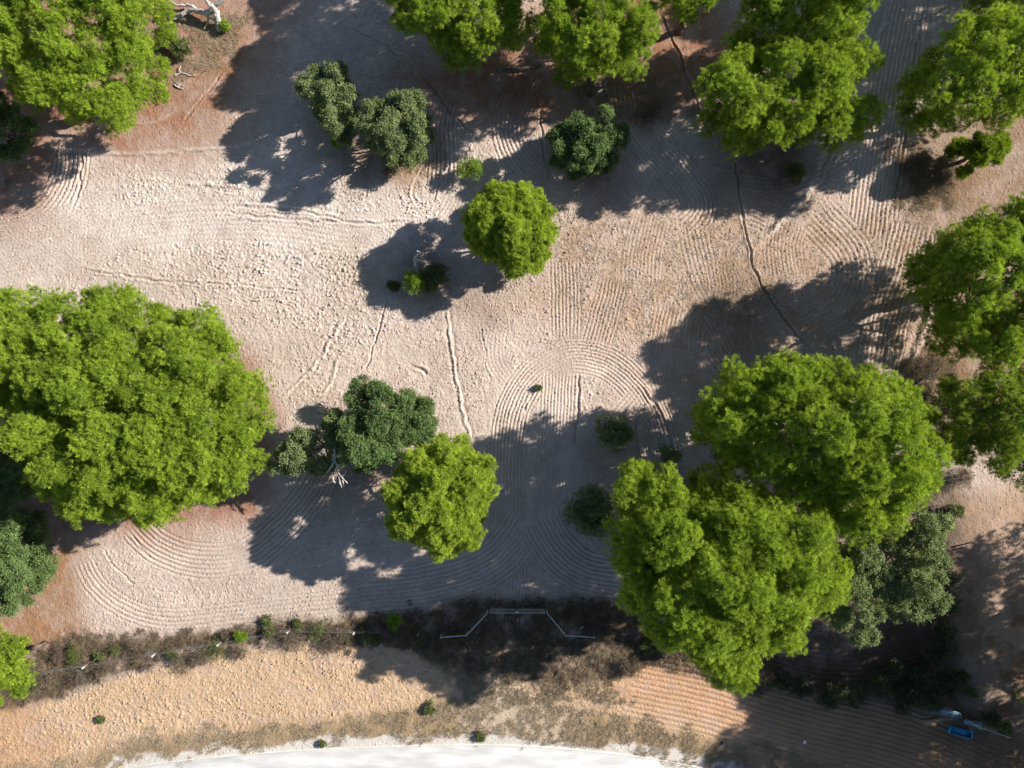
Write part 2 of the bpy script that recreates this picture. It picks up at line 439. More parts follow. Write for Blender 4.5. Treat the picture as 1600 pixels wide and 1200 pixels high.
SINGLE = [   # (path, width m, depth (negative = furrow), ridge beside)
 ([(1143, 240), (1155, 300), (1165, 360), (1182, 430), (1225, 500), (1268, 552)], 0.158, -0.141, .07),
 ([(1030, 20), (1058, 80), (1085, 150), (1100, 200)], 0.158, -0.124, .05),
 ([(606, 466), (590, 520), (570, 583)], 0.144, -0.124, .05),
 ([(698, 478), (708, 560), (722, 640), (736, 690)], .22, .055, -.05),
 ([(752, 500), (758, 560), (768, 600)], 0.13, -0.050, .03),
 ([(904, 580), (902, 640), (899, 700)], 0.144, -0.116, .03),
 ([(820, 625), (828, 605), (838, 598)], 0.144, -0.066, .03), ([(820, 620), (819, 690)], 0.144, -0.058, .03),
 ([(1000, 600), (1030, 640), (1048, 690), (1053, 720)], 0.187, -0.149, .06),
 ([(990, 650), (998, 700), (1000, 740)], 0.158, -0.099, .05),
 ([(100, 236), (200, 240), (300, 236), (400, 225)], 0.28, 0.07, -.03),
 ([(128, 235), (127, 262), (123, 300), (110, 330)], 0.216, -0.099, .04),
 ([(150, 196), (240, 190), (285, 165)], 0.2, 0.04, -.02),
 ([(352, 110), (315, 155), (283, 192)], 0.158, -0.066, .05), ([(360, 75), (300, 130)], 0.144, -0.041, .02),
 ([(370, 322), (440, 328), (500, 335), (560, 350), (640, 345)], 0.216, -0.083, .08),
 ([(350, 330), (440, 343), (540, 348)], 0.216, -0.066, .06),
 ([(285, 286), (400, 290), (470, 292)], 0.35, 0.06, -.04),
 ([(1292, 215), (1262, 300), (1215, 350), (1178, 385)], 0.5, 0.09, -.05),
 ([(1310, 215), (1275, 290), (1195, 370)], 0.3, 0.06, -.05),
 ([(1458, 465), (1438, 530), (1408, 590)], 0.5, 0.12, -.10),
 ([(842, 165), (852, 240), (860, 290)], 0.158, -0.124, .04),
 ([(655, 110), (700, 170), (745, 215)], 0.158, -0.099, .05),
 ([(545, 40), (620, 85), (650, 110)], 0.18, -0.083, .06),
 ([(130, 420), (260, 440), (400, 448), (480, 455)], 0.18, -0.058, .05),
 ([(640, 570), (660, 578), (672, 590)], 0.252, -0.099, .08), ([(540, 490), (500, 560), (440, 625)], 0.25, 0.06, -.04),
 ([(530, 560), (515, 600), (500, 625)], 0.25, 0.05, -.03),
 ([(160, 855), (185, 890), (215, 915)], 0.144, -0.083, .03), ([(238, 920), (280, 928)], 0.144, -0.074, .03),
 ([(430, 880), (468, 905)], 0.144, -0.058, .02), ([(205, 832), (225, 860), (240, 880)], 0.144, -0.083, .03),
 ([(705, 250), (690, 280), (675, 320)], 0.144, -0.083, .03),
 ([(925, 945), (960, 960), (985, 975)], 0.216, -0.083, .04),
 ([(1390, 10), (1370, 60), (1350, 110)], 0.3, 0.08, -.05),
 ([(1440, 30), (1425, 120), (1408, 260), (1395, 330)], 0.18, -0.083, .04),
 ([(1100, 250), (1130, 262), (1150, 262)], 0.144, -0.066, .03),
 ([(650, 330), (640, 300), (665, 250)], 0.2, 0.05, -.02),
]

def path_dist(path, rad):
    """signed lateral distance, and arclength, to a plan path, only in its bounding box"""
    P = np.array([wp(*p) for p in cat_rom(path, 7)])
    x0, y0 = P.min(0) - rad; x1, y1 = P.max(0) + rad
    i0, i1 = np.searchsorted(ax, [x0, x1]); j0, j1 = np.searchsorted(ay, [y0, y1])
    if i1 - i0 < 2 or j1 - j0 < 2:
        return None
    X = GX[j0:j1, i0:i1]; Y = GY[j0:j1, i0:i1]
    best = np.full(X.shape, 1e9); sd = np.zeros(X.shape); al = np.zeros(X.shape); endm = np.zeros(X.shape)
    s0 = 0.0
    for k in range(len(P) - 1):
        a = P[k]; e = P[k + 1] - a; L = math.hypot(*e)
        if L < 1e-6: continue
        ex, ey = e / L
        tt = (X - a[0]) * ex + (Y - a[1]) * ey
        t = np.clip(tt, 0, L)
        dx = X - a[0] - t * ex; dy = Y - a[1] - t * ey
        dd = dx * dx + dy * dy
        m = dd < best
        best = np.where(m, dd, best)
        sgn = np.sign(ex * dy - ey * dx)
        sd = np.where(m, sgn * np.sqrt(dd), sd)
        al = np.where(m, s0 + t, al)
        s0 += L
    return (slice(j0, j1), slice(i0, i1)), sd, al, s0

for path, n, sp, dep in SW:
    r = path_dist(path, n * sp / 2 + .4)
    if r is None: continue
    sl_, sd, al, L = r
    half = n * sp / 2
    w = ss(half - np.abs(sd), 0, .18) * ss(al, 0, 1.2) * ss(L - al, 0, 1.2)
    X = GX[sl_]; Y = GY[sl_]
    j = sd + .045 * (rnoise(X * 1.5, Y * 1.5, 61) - .5) * 2
    prof = np.cos(2 * math.pi * j / sp + (math.pi if n % 2 else 0))
    prof = .55 - 1.5 * np.clip(.5 - .5 * prof, 0, 1) ** 2.2 + .10 * (rnoise(X * 9, Y * 9, 66) - .5)
    brk = .55 + .9 * rnoise(X * 2.6, Y * 2.6, 64)
    ch = 0.018 * np.cos(2 * math.pi * (al + np.abs(np.mod(sd, 2 * sp) - sp) * .8) / .34)
    hh = dep * .9 * prof * (.5 + .5 * brk) + ch * .6 + .18 * hz[sl_]
    hgt[sl_] = hgt[sl_] * (1 - w) + hh * w
for path, wd, dep, rb in SINGLE:
    r = path_dist(path, wd * 3)
    if r is None: continue
    sl_, sd, al, L = r
    X = GX[sl_]; Y = GY[sl_]
    sd = sd + .14 * (rnoise(X * 1.2, Y * 1.2, 71) - .5) * 2 + .10 * (rnoise(X * 4, Y * 4, 78) - .5)
    e = ss(al, 0, .8) * ss(L - al, 0, .8) * (.6 + .8 * rnoise(X * 2, Y * 2, 74))
    if dep > 0:
        wc = (e * .2 * np.exp(-(sd / (wd * .9)) ** 2))[..., None]
        col[sl_] = col[sl_] * (1 - wc) + alb(236, 220, 206) * wc
    hgt[sl_] += e * (dep * 1.1 * np.exp(-(sd / (wd * .5)) ** 2) + rb * np.exp(-((np.abs(sd) - wd * .95) / (wd * .5)) ** 2))
# scrub humps, shoulder drop and litter bumps
hgt += z_scrub * (.10 * (n_mid - .3) + .10 * ss(n_fin, .45, .7))
hgt += np.clip(z_l1 + z_l2 + z_l3 + z_l4 + z_l5 + z_path, 0, 1) * .055 * (n_fin - .3)
hgt += z_or * (1 - z_verge) * (1 - w_rs) * (.2 * CL + .03 * ss(rnoise(GX * 2.6, GY * 4.6, 95, .7), .5, .9)) * (1 - z_or3)
hgt += z_verge * (1 - w_rs) * .06 * n_fin
hgt += base * .0
hgt += .018 * (n_vf - .5) + .012 * (RNG.random(GX.shape) - .5)
far_fade = np.clip((60 - np.maximum(np.abs(GX) - 40, np.abs(GY) - 30)) / 60, 0, 1)
hgt *= far_fade
# keep the soil below the pavement sheet
hgt = np.where((PYg > ry + 3) & (PYg < ry + 400), hgt * .1 - .03, hgt)
# tilled soil tinted by height: lighter crests, darker hollows
crest = ss(hgt, -.02, .10)
col *= (0.93 + .10 * crest[..., None] * tilled[..., None])
ny, nx = GX.shape
V = np.stack([GX, GY, hgt], -1).reshape(-1, 3)
ii = (np.arange(ny - 1)[:, None] * nx + np.arange(nx - 1)[None, :]).ravel()
FQ = np.stack([ii, ii + 1, ii + nx + 1, ii + nx], 1)
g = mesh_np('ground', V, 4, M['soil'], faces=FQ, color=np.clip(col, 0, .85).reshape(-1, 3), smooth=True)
tag(g, kind='structure')

def gz(px, py):
    x, y = wp(px, py)
    i = min(max(np.searchsorted(ax, x), 0), nx - 1); j = min(max(np.searchsorted(ay, y), 0), ny - 1)
    return float(hgt[j, i])

# ------------------------------------------------------------------ road
def strip(name, off0, off1, z, mat, kind='structure'):
    P = np.array([wp(*p) for p in ROAD_IN])
    T = np.gradient(P, axis=0); T /= np.linalg.norm(T, axis=1)[:, None]
    Nn = np.stack([T[:, 1], -T[:, 0]], 1)
    rows = []
    nn = 5
    for k in range(nn):
        o = off0 + (off1 - off0) * k / (nn - 1)
        zz = z + .06 * math.sin(math.pi * k / (nn - 1))
        q = P + Nn * o
        if k == 0:
            q = q + Nn * (0.10 * (vnoise(P[:, 0] * 1.3, P[:, 1] * 1.3, 8) - .5))[:, None]
        rows.append(np.column_stack([q, np.full(len(q), zz)]))
    m = len(P)
    # a turned-down edge on each side gives the slab its thickness
    rows = [rows[0] - np.array([0, 0, .12])] + rows + [rows[-1] - np.array([0, 0, .12])]
    Vv = np.vstack(rows)
    fq = []
    for k in range(len(rows) - 1):
        for i in range(m - 1):
            fq.append((k * m + i, (k + 1) * m + i, (k + 1) * m + i + 1, k * m + i + 1))
    o = mesh_np(name, Vv, 4, mat, faces=fq)
    return tag(o, kind=kind)
strip('road', 0.0, 8.0, 0.03, M['road'])
strip('road_edging', -0.13, -0.01, 0.055, M['road_edge'])

# ------------------------------------------------------------------ tubes
def tube(pts, rad, sides=8, rs=None, wob=0.0):
    pts = np.asarray(pts, float); n = len(pts)
    T = np.gradient(pts, axis=0); T /= (np.linalg.norm(T, axis=1)[:, None] + 1e-9)
    up = np.array([0.0, 0.0, 1.0]) if abs(T[0, 2]) < .8 else np.array([1.0, 0.0, 0.0])
    U = np.cross(T, up); U /= (np.linalg.norm(U, axis=1)[:, None] + 1e-9)
    Vv = np.cross(T, U)
    a = np.linspace(0, 2 * math.pi, sides, endpoint=False)
    rad = np.asarray(rad, float)
    R = rad[:, None] * np.ones(sides)
    if rs is not None and wob: R = R * (1 + wob * (rs.random((n, sides)) - .5))
    ring = pts[:, None, :] + R[..., None] * (np.cos(a)[None, :, None] * U[:, None, :] + np.sin(a)[None, :, None] * Vv[:, None, :])
    verts = ring.reshape(-1, 3)
    f = []
    for i in range(n - 1):
        for j in range(sides):
            k = (j + 1) % sides
            f.append((i * sides + j, i * sides + k, (i + 1) * sides + k, (i + 1) * sides + j))
    for end, base_i in ((0, 0), (1, (n - 1) * sides)):
        c = len(verts) + end
        for j in range(0, sides, 2):
            q = (base_i + j, base_i + (j + 1) % sides, base_i + (j + 2) % sides)
            f.append((c if False else q[0], q[1], q[2], -1))
    return verts, f, pts[0], pts[-1]

class TB:
    def __init__(s): s.v = []; s.f = []; s.n = 0
    def tube(s, pts, rad, sides=8, rs=None, wob=0.0):
        v, f, p0, p1 = tube(pts, rad, sides, rs, wob)
        base_ = s.n
        n = len(v) // sides
        s.v.append(v); s.n += len(v)
        s.v.append(np.array([p0, p1])); c0 = s.n; c1 = s.n + 1; s.n += 2
        for q in f:
            if q[3] == -1: continue
            s.f.append(tuple(base_ + i for i in q))
        for j in range(0, sides, 2):
            s.f.append((base_ + (j + 2) % sides, base_ + (j + 1) % sides, base_ + j, c0))
            b = base_ + (n - 1) * sides
            s.f.append((b + j, b + (j + 1) % sides, b + (j + 2) % sides, c1))
    def box(s, c, size, ax1=(1, 0, 0), ax2=(0, 1, 0)):
        a = np.array(ax1, float); a /= np.linalg.norm(a)
        b = np.array(ax2, float); b -= a * (a @ b); b /= np.linalg.norm(b)
        d = np.cross(a, b); c = np.array(c, float)
        hs = np.array(size) / 2
        v = [c + sx * hs[0] * a + sy * hs[1] * b + sz * hs[2] * d for sx in (-1, 1) for sy in (-1, 1) for sz in (-1, 1)]
        b0 = s.n
        s.v.append(np.array(v)); s.n += 8
        for q in ((0, 1, 3, 2), (4, 6, 7, 5), (0, 4, 5, 1), (2, 3, 7, 6), (0, 2, 6, 4), (1, 5, 7, 3)):
            s.f.append(tuple(b0 + i for i in q))
    def build(s, name, mat, parent=None, origin=(0, 0, 0), smooth=False, loc=(0, 0, 0)):
        V_ = np.vstack(s.v) - np.array(origin)
        return mesh_np(name, V_, 4, mat, parent, faces=s.f, smooth=smooth, loc=loc)

def crooked(a, b, rs, n=7, amp=.12, sag=0.0):
    a = np.array(a, float); b = np.array(b, float)
    t = np.linspace(0, 1, n)[:, None]
    L = np.linalg.norm(b - a)
    p = a + (b - a) * t + (rs.random((n, 3)) - .5) * amp * L * np.sin(math.pi * t)
    p[:, 2] += sag * L * np.sin(math.pi * t[:, 0])
    return p

# ------------------------------------------------------------------ foliage
def unit(v):
    return v / (np.linalg.norm(v, axis=-1, keepdims=True) + 1e-9)

def sprays(P, R, rs, tufts, blades, blen, bwid, flat=.8, lo=-.35, spread=.9, upb=.5, tuft_j=.18, leafy=False, jit=.55):
    """P (n,3) puff centres, R (n,) radii. Returns quads and tints of rhombic needle sprays / leaves."""
    n = len(P)
    k = np.maximum(4, (tufts * (R / R.mean()) ** 2).astype(int))
    idx = np.repeat(np.arange(n), k)
    m = len(idx)
    d = rs.normal(size=(m, 3))
    d = unit(d)
    d[:, 2] = np.where(d[:, 2] < lo, -d[:, 2], d[:, 2])
    rr = R[idx] * (0.72 + .34 * rs.random(m))
    c = P[idx] + d * rr[:, None] * np.array([1, 1, flat])
    nd = unit(d + np.array([0, 0, upb]))
    tp = .5 + .55 * (rs.random(n) - .5)
    tt = tp[idx] + .35 * (rs.random(m) - .5)
    bi = np.repeat(np.arange(m), blades)
    q = len(bi)
    if leafy:
        dirn = unit(rs.normal(size=(q, 3)) + nd[bi] * .5)
        st = c[bi] + rs.normal(size=(q, 3)) * tuft_j
    else:
        dirn = unit(nd[bi] + unit(rs.normal(size=(q, 3))) * spread)
        st = c[bi] + dirn * .03 + rs.normal(size=(q, 3)) * tuft_j * .35
    L = blen * (.65 + .7 * rs.random(q))[:, None]
    face = unit(d * .8 + np.array([0, 0, .25]))[bi] + unit(rs.normal(size=(q, 3))) * jit
    wv = unit(np.cross(dirn, face)) * (bwid * (.7 + .6 * rs.random(q)))[:, None]
    a = st; b = st + dirn * L * .45 + wv * .5; cc = st + dirn * L; e = st + dirn * L * .45 - wv * .5
    V_ = np.stack([a, b, cc, e], 1).reshape(-1, 3)
    ti = np.clip(tt[bi] + .25 * (rs.random(q) - .5), 0, 1)
    return V_, ti

def sub_puffs(P, R, rs, k=11, fr=.36, lo=-.3):
    n = len(P); idx = np.repeat(np.arange(n), k)
    d = unit(rs.normal(size=(len(idx), 3)))
    d[:, 2] = np.where(d[:, 2] < lo, -d[:, 2], d[:, 2])
    P2 = P[idx] + d * (R[idx] * (.62 + .34 * rs.random(len(idx))))[:, None] * np.array([1, 1, .85])
    return P2, R[idx] * fr * (.7 + .6 * rs.random(len(idx)))

def poisson(poly, spacing, rs, inset, tries=7000):
    p = np.asarray(poly); lo = p.min(0); hi = p.max(0)
    C = lo + rs.random((tries, 2)) * (hi - lo)
    sd = poly_sd(p, C[:, 0], C[:, 1])
    C = C[sd > inset]; sd = sd[sd > inset]
    keep = []; 
    K_ = np.zeros((0, 2))
    for i in range(len(C)):
        if len(K_) == 0 or ((K_ - C[i]) ** 2).sum(1).min() > spacing ** 2:
            keep.append(i); K_ = C[keep]
    return C[keep], sd[keep]

def tree(name, kind, label, cat, outline, zr, zt, zb=None, seed=1, mat=None, dens=1.0, drop=0.08, group=None, base_off=(0, 0), puff=None, limbs=9, lump=.9, skirt=.5, bmat=None, trunk_r=None, tz=None):
    rs = np.random.default_rng(seed)
    zb = (zr - 4.6 if kind == 'pine' and zr > 6.5 else zr - 2.2) if zb is None else zb
    zo = zr + .35 * (zt - zr) if tz is None else tz
    poly = np.array([wp(x, y, zo) for x, y in outline])
    cen = poly.mean(0)
    pr = puff or (1.0 if kind == 'pine' else .85)
    C, sd = poisson(poly, pr * (.9 if kind == 'pine' else 1.12), rs, pr * .7)
    if len(C) < 3:
        C = cen + rs.normal(size=(4, 2)) * pr * .4; sd = np.full(4, pr * .6)
    mx = max(sd.max(), pr)
    t = np.clip((sd - pr * .4) / mx, 0, 1)
    prof = np.sqrt(np.clip(1 - (1 - t) ** 2, 0, 1)) ** (1.1 if kind == 'pine' else .9)
    LC, _ = poisson(poly, pr * 2.5, rs, pr * .3, 1500)
    dl = np.sqrt(((C[:, None, :] - LC[None]) ** 2).sum(-1)).min(1) / (pr * 1.7) if len(LC) else np.ones(len(C))
    lobe = np.clip(1 - dl ** 2, -.8, 1) * (1.0 if kind == 'pine' else 1.5)
    low = (fbm(C[:, 0] * .32 + seed * 7.3, C[:, 1] * .32, seed, 2) - .5) * 2
    zz = zr + (zt - zr) * prof + low * lump * .9 + (lobe - .4) * pr * 1.6 * (.6 + .4 * lump) + (rs.random(len(C)) - .5) * lump * .5
    R = pr * (.62 + .75 * rs.random(len(C)))
    keep = rs.random(len(C)) > drop
    # big gaps where the low noise dips
    keep &= ~((low < -.62) & (rs.random(len(C)) < .5) & (t > .15))
    P = np.column_stack([C, zz])[keep]; R = R[keep]
    # lower layers of boughs
    nl = max(1, int(round((zr - zb) / 1.9)))
    for li in range(nl):
        C2, sd2 = poisson(poly, pr * 1.45, rs, pr * (.7 + .35 * li))
        if not len(C2): continue
        f = (li + .5) / nl
        k2 = (rs.random(len(C2)) < skirt + .3) & (sd2 / mx < .8)
        P2 = np.column_stack([cen + (C2 - cen) * (.98 - .06 * li), zr - f * (zr - zb) + pr * .5 * (rs.random(len(C2)) - .5)])[k2]
        P = np.vstack([P, P2]); R = np.concatenate([R, pr * (.75 + .45 * rs.random(len(P2)))])
    bx, by = cen[0] + base_off[0], cen[1] + base_off[1]
    root = empty(name, (bx, by, 0), label, cat, group)
    O = np.array([bx, by, 0.0])
    P2, R2 = sub_puffs(P - O, R, rs, 24 if kind == 'pine' else 18, .28)
    if kind == 'pine':
        Vv, ti = sprays(P2, R2, rs, int(5 * dens + .5), 30, .18, .029, flat=.9, spread=1.0, upb=.35, tuft_j=.12, jit=.32)
    else:
        Vv, ti = sprays(P2, R2, rs, int(6 * dens + .5), 18, .11, .075, flat=.9, lo=-.5, spread=2, upb=.3, tuft_j=.09, leafy=True, jit=.5)
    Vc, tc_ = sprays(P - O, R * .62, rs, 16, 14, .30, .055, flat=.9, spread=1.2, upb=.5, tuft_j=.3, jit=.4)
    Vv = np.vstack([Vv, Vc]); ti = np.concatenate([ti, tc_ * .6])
    NQ[0] += len(Vv) // 4
    mesh_np('crown', Vv, 4, mat or (M['pine'] if kind == 'pine' else M['oak']), root, attr=ti)
    # trunk and limbs
    tb = TB()
    size = math.sqrt(max(1.0, abs(poly_area(poly))) / math.pi)
    r0 = trunk_r or (.05 * size + .08)
    zfork = zb + (.45 if kind == 'pine' else -.2) * (zr - zb)
    zfork = max(zfork, .8)
    topc = np.array([cen[0] - bx, cen[1] - by, zfork])
    tr = crooked((0, 0, -.15), topc, rs, 9, .10 if kind == 'pine' else .22)
    tb.tube(tr, np.linspace(r0 * 1.15, r0 * .75, 9) * np.concatenate([[1.35, 1.08], np.ones(7)]), 10, rs, .15)
    Q = P - O
    if len(Q) > 4:
        order = rs.permutation(len(Q))[:max(3, int(limbs))]
        ends = []
        for i in order:
            e = Q[i].copy(); e[2] -= R[i] * .3
            limb = crooked(tr[-1 - rs.integers(0, 2)], e, rs, 8, .12, -.06)
            tb.tube(limb, np.linspace(r0 * .45, .035, 8), 6, rs, .15)
            ends.append(limb)
        for i in rs.permutation(len(Q))[:int(limbs * 4)]:
            e = Q[i].copy(); e[2] -= R[i] * .2
            best = min(((np.linalg.norm(l[j] - e), l[j]) for l in ends for j in (3, 4, 5, 6)), key=lambda v: v[0])
            tb.tube(crooked(best[1], e, rs, 5, .12), np.linspace(.06, .018, 5), 5)
    tb.build('trunk', bmat or (M['bark'] if kind == 'pine' else M['oak_bark']), root, smooth=True)
    return root

NQ = [0]
def poly_area(p):
    x, y = p[:, 0], p[:, 1]
    return .5 * np.sum(x * np.roll(y, -1) - np.roll(x, -1) * y)

def bush(name, px, py, r, h, label, cat, mat, seed, kind='leaf', group=None, aspect=1.0, dens=1.0, stems=5):
    """px,py,r on the plan; small shrub with crown and stems"""
    rs = np.random.default_rng(seed)
    zc = h * .55
    x, y = wp(px, py, zc); R0 = r * (H - zc) / F
    root = empty(name, (x, y, gz(px, py)), label, cat, group)
    n = max(4, int(7 + 10 * R0 * R0))
    a = rs.random(n) * 2 * math.pi; rr = np.sqrt(rs.random(n)) * R0 * .72
    P = np.column_stack([np.cos(a) * rr * aspect, np.sin(a) * rr, h * (.35 + .5 * np.sqrt(np.clip(1 - (rr / R0) ** 2, 0, 1)) * (.7 + .5 * rs.random(n)))])
    R = R0 * .34 * (.7 + .6 * rs.random(n))
    if kind == 'dry':
        Vv, ti = sprays(P, R, rs, int(14 * dens), 8, .28, .022, flat=.9, lo=-.6, spread=1.1, upb=.4)
    elif kind == 'needle':
        Vv, ti = sprays(P, R, rs, int(20 * dens), 12, .20, .035, flat=.9, lo=-.5, spread=.8, upb=.7)
    else:
        Vv, ti = sprays(P, R, rs, int(26 * dens), 9, .15, .07, flat=.9, lo=-.6, spread=2, upb=.3, tuft_j=.07, leafy=True)
    mesh_np('foliage', Vv, 4, mat, root, attr=ti)
    tb = TB()
    for k in range(stems):
        e = P[k % n]
        tb.tube(crooked((0.04 * math.cos(k), .04 * math.sin(k), -.05), e, rs, 5, .15), np.linspace(.03, .010, 5), 5)
    tb.build('stem', M['oak_bark'], root, smooth=True)
    return root

# ---- the pines
PINE = 'stone pines around the clearing'
tree('pine_tree', 'pine', 'large pine filling the top left corner, its crown cut by the frame', 'pine tree',
     [(-60, -120), (120, -140), (250, -80), (246, 10), (236, 60), (232, 108), (200, 140), (190, 178), (150, 192), (122, 178), (85, 186), (60, 150), (20, 140), (-40, 150), (-120, 80), (-130, -40)], 8, 12, seed=11, dens=1.15, lump=1.0)
tree('pine_tree', 'pine', 'largest pine, broad round bright green crown at the left edge above the curved harrow rows', 'pine tree',
     [(-10, 470), (40, 455), (110, 445), (180, 436), (225, 455), (280, 483), (325, 474), (345, 505), (375, 530), (385, 570), (410, 588), (398, 620), (422, 650), (408, 700), (400, 745), (366, 765), (330, 792), (280, 800), (228, 832), (190, 815), (150, 812), (100, 828), (92, 800), (60, 765), (45, 740), (20, 680), (0, 640), (-60, 600), (-80, 520)], 7.5, 12, seed=12, dens=1.1, lump=.7, drop=.04, limbs=14, mat=M['pine'])
tree('pine_tree', 'pine', 'small young pine standing alone in the middle of the clearing beside the white curved branch', 'pine tree',
     [(735, 320), (765, 290), (790, 280), (815, 290), (850, 300), (866, 335), (860, 370), (862, 410), (840, 425), (820, 440), (795, 430), (765, 415), (740, 400), (725, 375), (722, 345)], 3.0, 6.0, zb=1.0, seed=13, puff=.62, mat=M['pine_yellow'], lump=.5, dens=.85, limbs=8)
tree('pine_tree', 'pine', 'yellow-green pine touching the oak with the bare white branch, left of the harrow loop', 'pine tree',
     [(640, 700), (665, 685), (700, 680), (740, 690), (750, 705), (772, 720), (777, 745), (765, 780), (760, 820), (745, 855), (710, 862), (680, 875), (660, 855), (630, 840), (600, 825), (597, 790), (610, 755), (618, 725)], 5.0, 8.4, zb=2.2, seed=14, puff=.75, mat=M['pine_yellow'], lump=.5, drop=.03)
tree('pine_tree', 'pine', 'tall pine nearest the entrance gate, front one of the touching pair at lower right', 'pine tree',
     [(950, 790), (958, 745), (990, 716), (1030, 720), (1060, 735), (1080, 765), (1100, 735), (1125, 718), (1150, 740), (1200, 755), (1240, 772), (1275, 790), (1298, 850), (1322, 880), (1305, 940), (1262, 978), (1250, 1020), (1205, 1030), (1172, 1030), (1175, 1064), (1130, 1075), (1090, 1055), (1050, 1022), (1010, 1000), (976, 970), (967, 900), (955, 850)], 9, 14, seed=15, dens=1.1, drop=.02, skirt=.75, lump=1.3, limbs=14)
tree('pine_tree', 'pine', 'tall pine behind the gate pine, rear one of the touching pair above the grey oaks', 'pine tree',
     [(1090, 690), (1098, 620), (1130, 600), (1140, 566), (1185, 566), (1235, 543), (1270, 562), (1320, 560), (1370, 572), (1400, 590), (1442, 612), (1432, 655), (1458, 700), (1452, 760), (1430, 800), (1390, 840), (1340, 850), (1290, 830), (1270, 790), (1230, 772), (1190, 750), (1150, 738), (1120, 715)], 9, 14, seed=16, dens=1.1, drop=.02, skirt=.7, lump=1.2, limbs=14)
tree('pine_tree', 'pine', 'spreading pine at top right beside the shaded track, one lobe jutting right', 'pine tree',
     [(1085, 150), (1102, 112), (1140, 75), (1150, 30), (1180, -20), (1280, -30), (1330, 20), (1345, 60), (1362, 90), (1345, 140), (1372, 190), (1350, 225), (1310, 235), (1270, 212), (1240, 232), (1200, 242), (1150, 226), (1110, 206), (1090, 178)], 4.8, 8.2, seed=17, lump=1.2, drop=.10, zb=2.5)
tree('pine_tree', 'pine', 'lobed pine at the upper right edge, across the shaded track from the spreading pine', 'pine tree',
     [(1420, 150), (1435, 90), (1470, 50), (1530, 25), (1600, 15), (1670, 50), (1690, 110), (1660, 165), (1615, 205), (1560, 188), (1500, 194), (1450, 186), (1425, 172)], 6.2, 10, zb=2.5, seed=18, lump=1.2, drop=.05, mat=M['pine'])
tree('pine_tree', 'pine', 'dense dark pine cut by the right edge at mid height of the frame', 'pine tree',
     [(1450, 400), (1468, 372), (1505, 345), (1555, 312), (1630, 296), (1730, 340), (1750, 430), (1700, 530), (1600, 572), (1540, 578), (1485, 552), (1462, 500), (1447, 440)], 8.0, 11.6, seed=19, lump=1.1, drop=.03, mat=M['pine'])
tree('pine_tree', 'pine', 'sparse see-through pine at the right edge with pale bare limbs showing', 'pine tree',
     [(1450, 650), (1465, 605), (1490, 572), (1550, 565), (1620, 555), (1690, 600), (1700, 690), (1630, 740), (1575, 765), (1520, 745), (1470, 705)], 7.5, 11, seed=20, lump=1.0, drop=.22, skirt=.2, dens=.9, limbs=16, mat=M['pine_dull'])
tree('pine_tree', 'pine', 'pine cut by the top edge left of centre, dark lower boughs over the litter', 'pine tree',
     [(585, -20), (600, 20), (640, 50), (680, 72), (735, 92), (765, 88), (800, 76), (824, 40), (830, -20), (800, -100), (640, -110), (560, -60)], 5.8, 8.9, zb=2.6, seed=21, lump=1.2, drop=.05)
tree('pine_tree', 'pine', 'bright pine at top centre with a pale trunk showing below its crown', 'pine tree',
     [(806, 20), (812, -60), (920, -110), (1000, -80), (1032, 10), (1028, 70), (1018, 112), (980, 125), (940, 112), (900, 120), (868, 92), (830, 60)], 6.0, 9.6, zb=2.6, seed=22, lump=1.3, drop=.12, mat=M['pine'], base_off=(0.6, -1.8))
tree('pine_tree', 'pine', 'pine just peeping in at the top edge behind the spreading pine', 'pine tree',
     [(1290, -90), (1350, -100), (1385, -40), (1362, 12), (1328, 28), (1300, 12), (1270, -30)], 8, 11, seed=23)
tree('pine_tree', 'pine', 'dark pine boughs at the top edge between the bright pine and the spreading pine', 'pine tree',
     [(1010, -90), (1130, -100), (1160, -40), (1145, 8), (1100, 18), (1050, 10)], 6.5, 10, seed=24, drop=.2)
tree('pine_tree', 'pine', 'shaded pine tucked in the very top right corner', 'pine tree',
     [(1520, -50), (1560, -100), (1650, -100), (1680, -10), (1600, 22), (1560, 28), (1525, 8)], 5, 8, seed=25)
tree('pine_tree', 'pine', 'pine cut by the left edge near the bottom beside the bare stick', 'pine tree',
     [(-110, 1010), (-40, 975), (2, 995), (18, 1030), (22, 1075), (8, 1120), (-20, 1150), (-100, 1140)], 6, 9, seed=26, puff=.8)
tree('pine_sapling', 'pine', 'thin see-through young pine over dry ground below the lobed pine at the right edge', 'pine tree',
     [(1490, 225), (1510, 208), (1560, 215), (1570, 240), (1545, 268), (1505, 272)], 2.0, 3.6, zb=.8, seed=27, puff=.42, drop=.4, skirt=.2, dens=.35, mat=M['pine_dull'])

# ---- the oaks
tree('oak_tree', 'oak', 'grey-green oak at upper left, taller left one of two standing side by side', 'oak tree',
     [(455, 120), (470, 102), (510, 105), (540, 100), (556, 140), (552, 195), (535, 222), (512, 212), (495, 190), (476, 152)], 2.8, 4.6, zb=1.0, seed=31, puff=.6)
tree('oak_tree', 'oak', 'round grey-green oak at upper left, right one of the two side by side', 'oak tree',
     [(560, 182), (580, 160), (608, 165), (625, 155), (655, 150), (664, 172), (678, 205), (664, 238), (640, 250), (600, 248), (572, 228)], 3.2, 5.6, zb=.8, seed=32, puff=.6)
tree('oak_tree', 'oak', 'dark round oak below the pale pine trunk at top centre', 'oak tree',
     [(860, 210), (885, 180), (920, 168), (952, 173), (978, 205), (975, 240), (950, 262), (915, 278), (880, 268), (862, 240)], 2.4, 4.6, zb=.8, seed=33, puff=.55, mat=M['oak_green'])
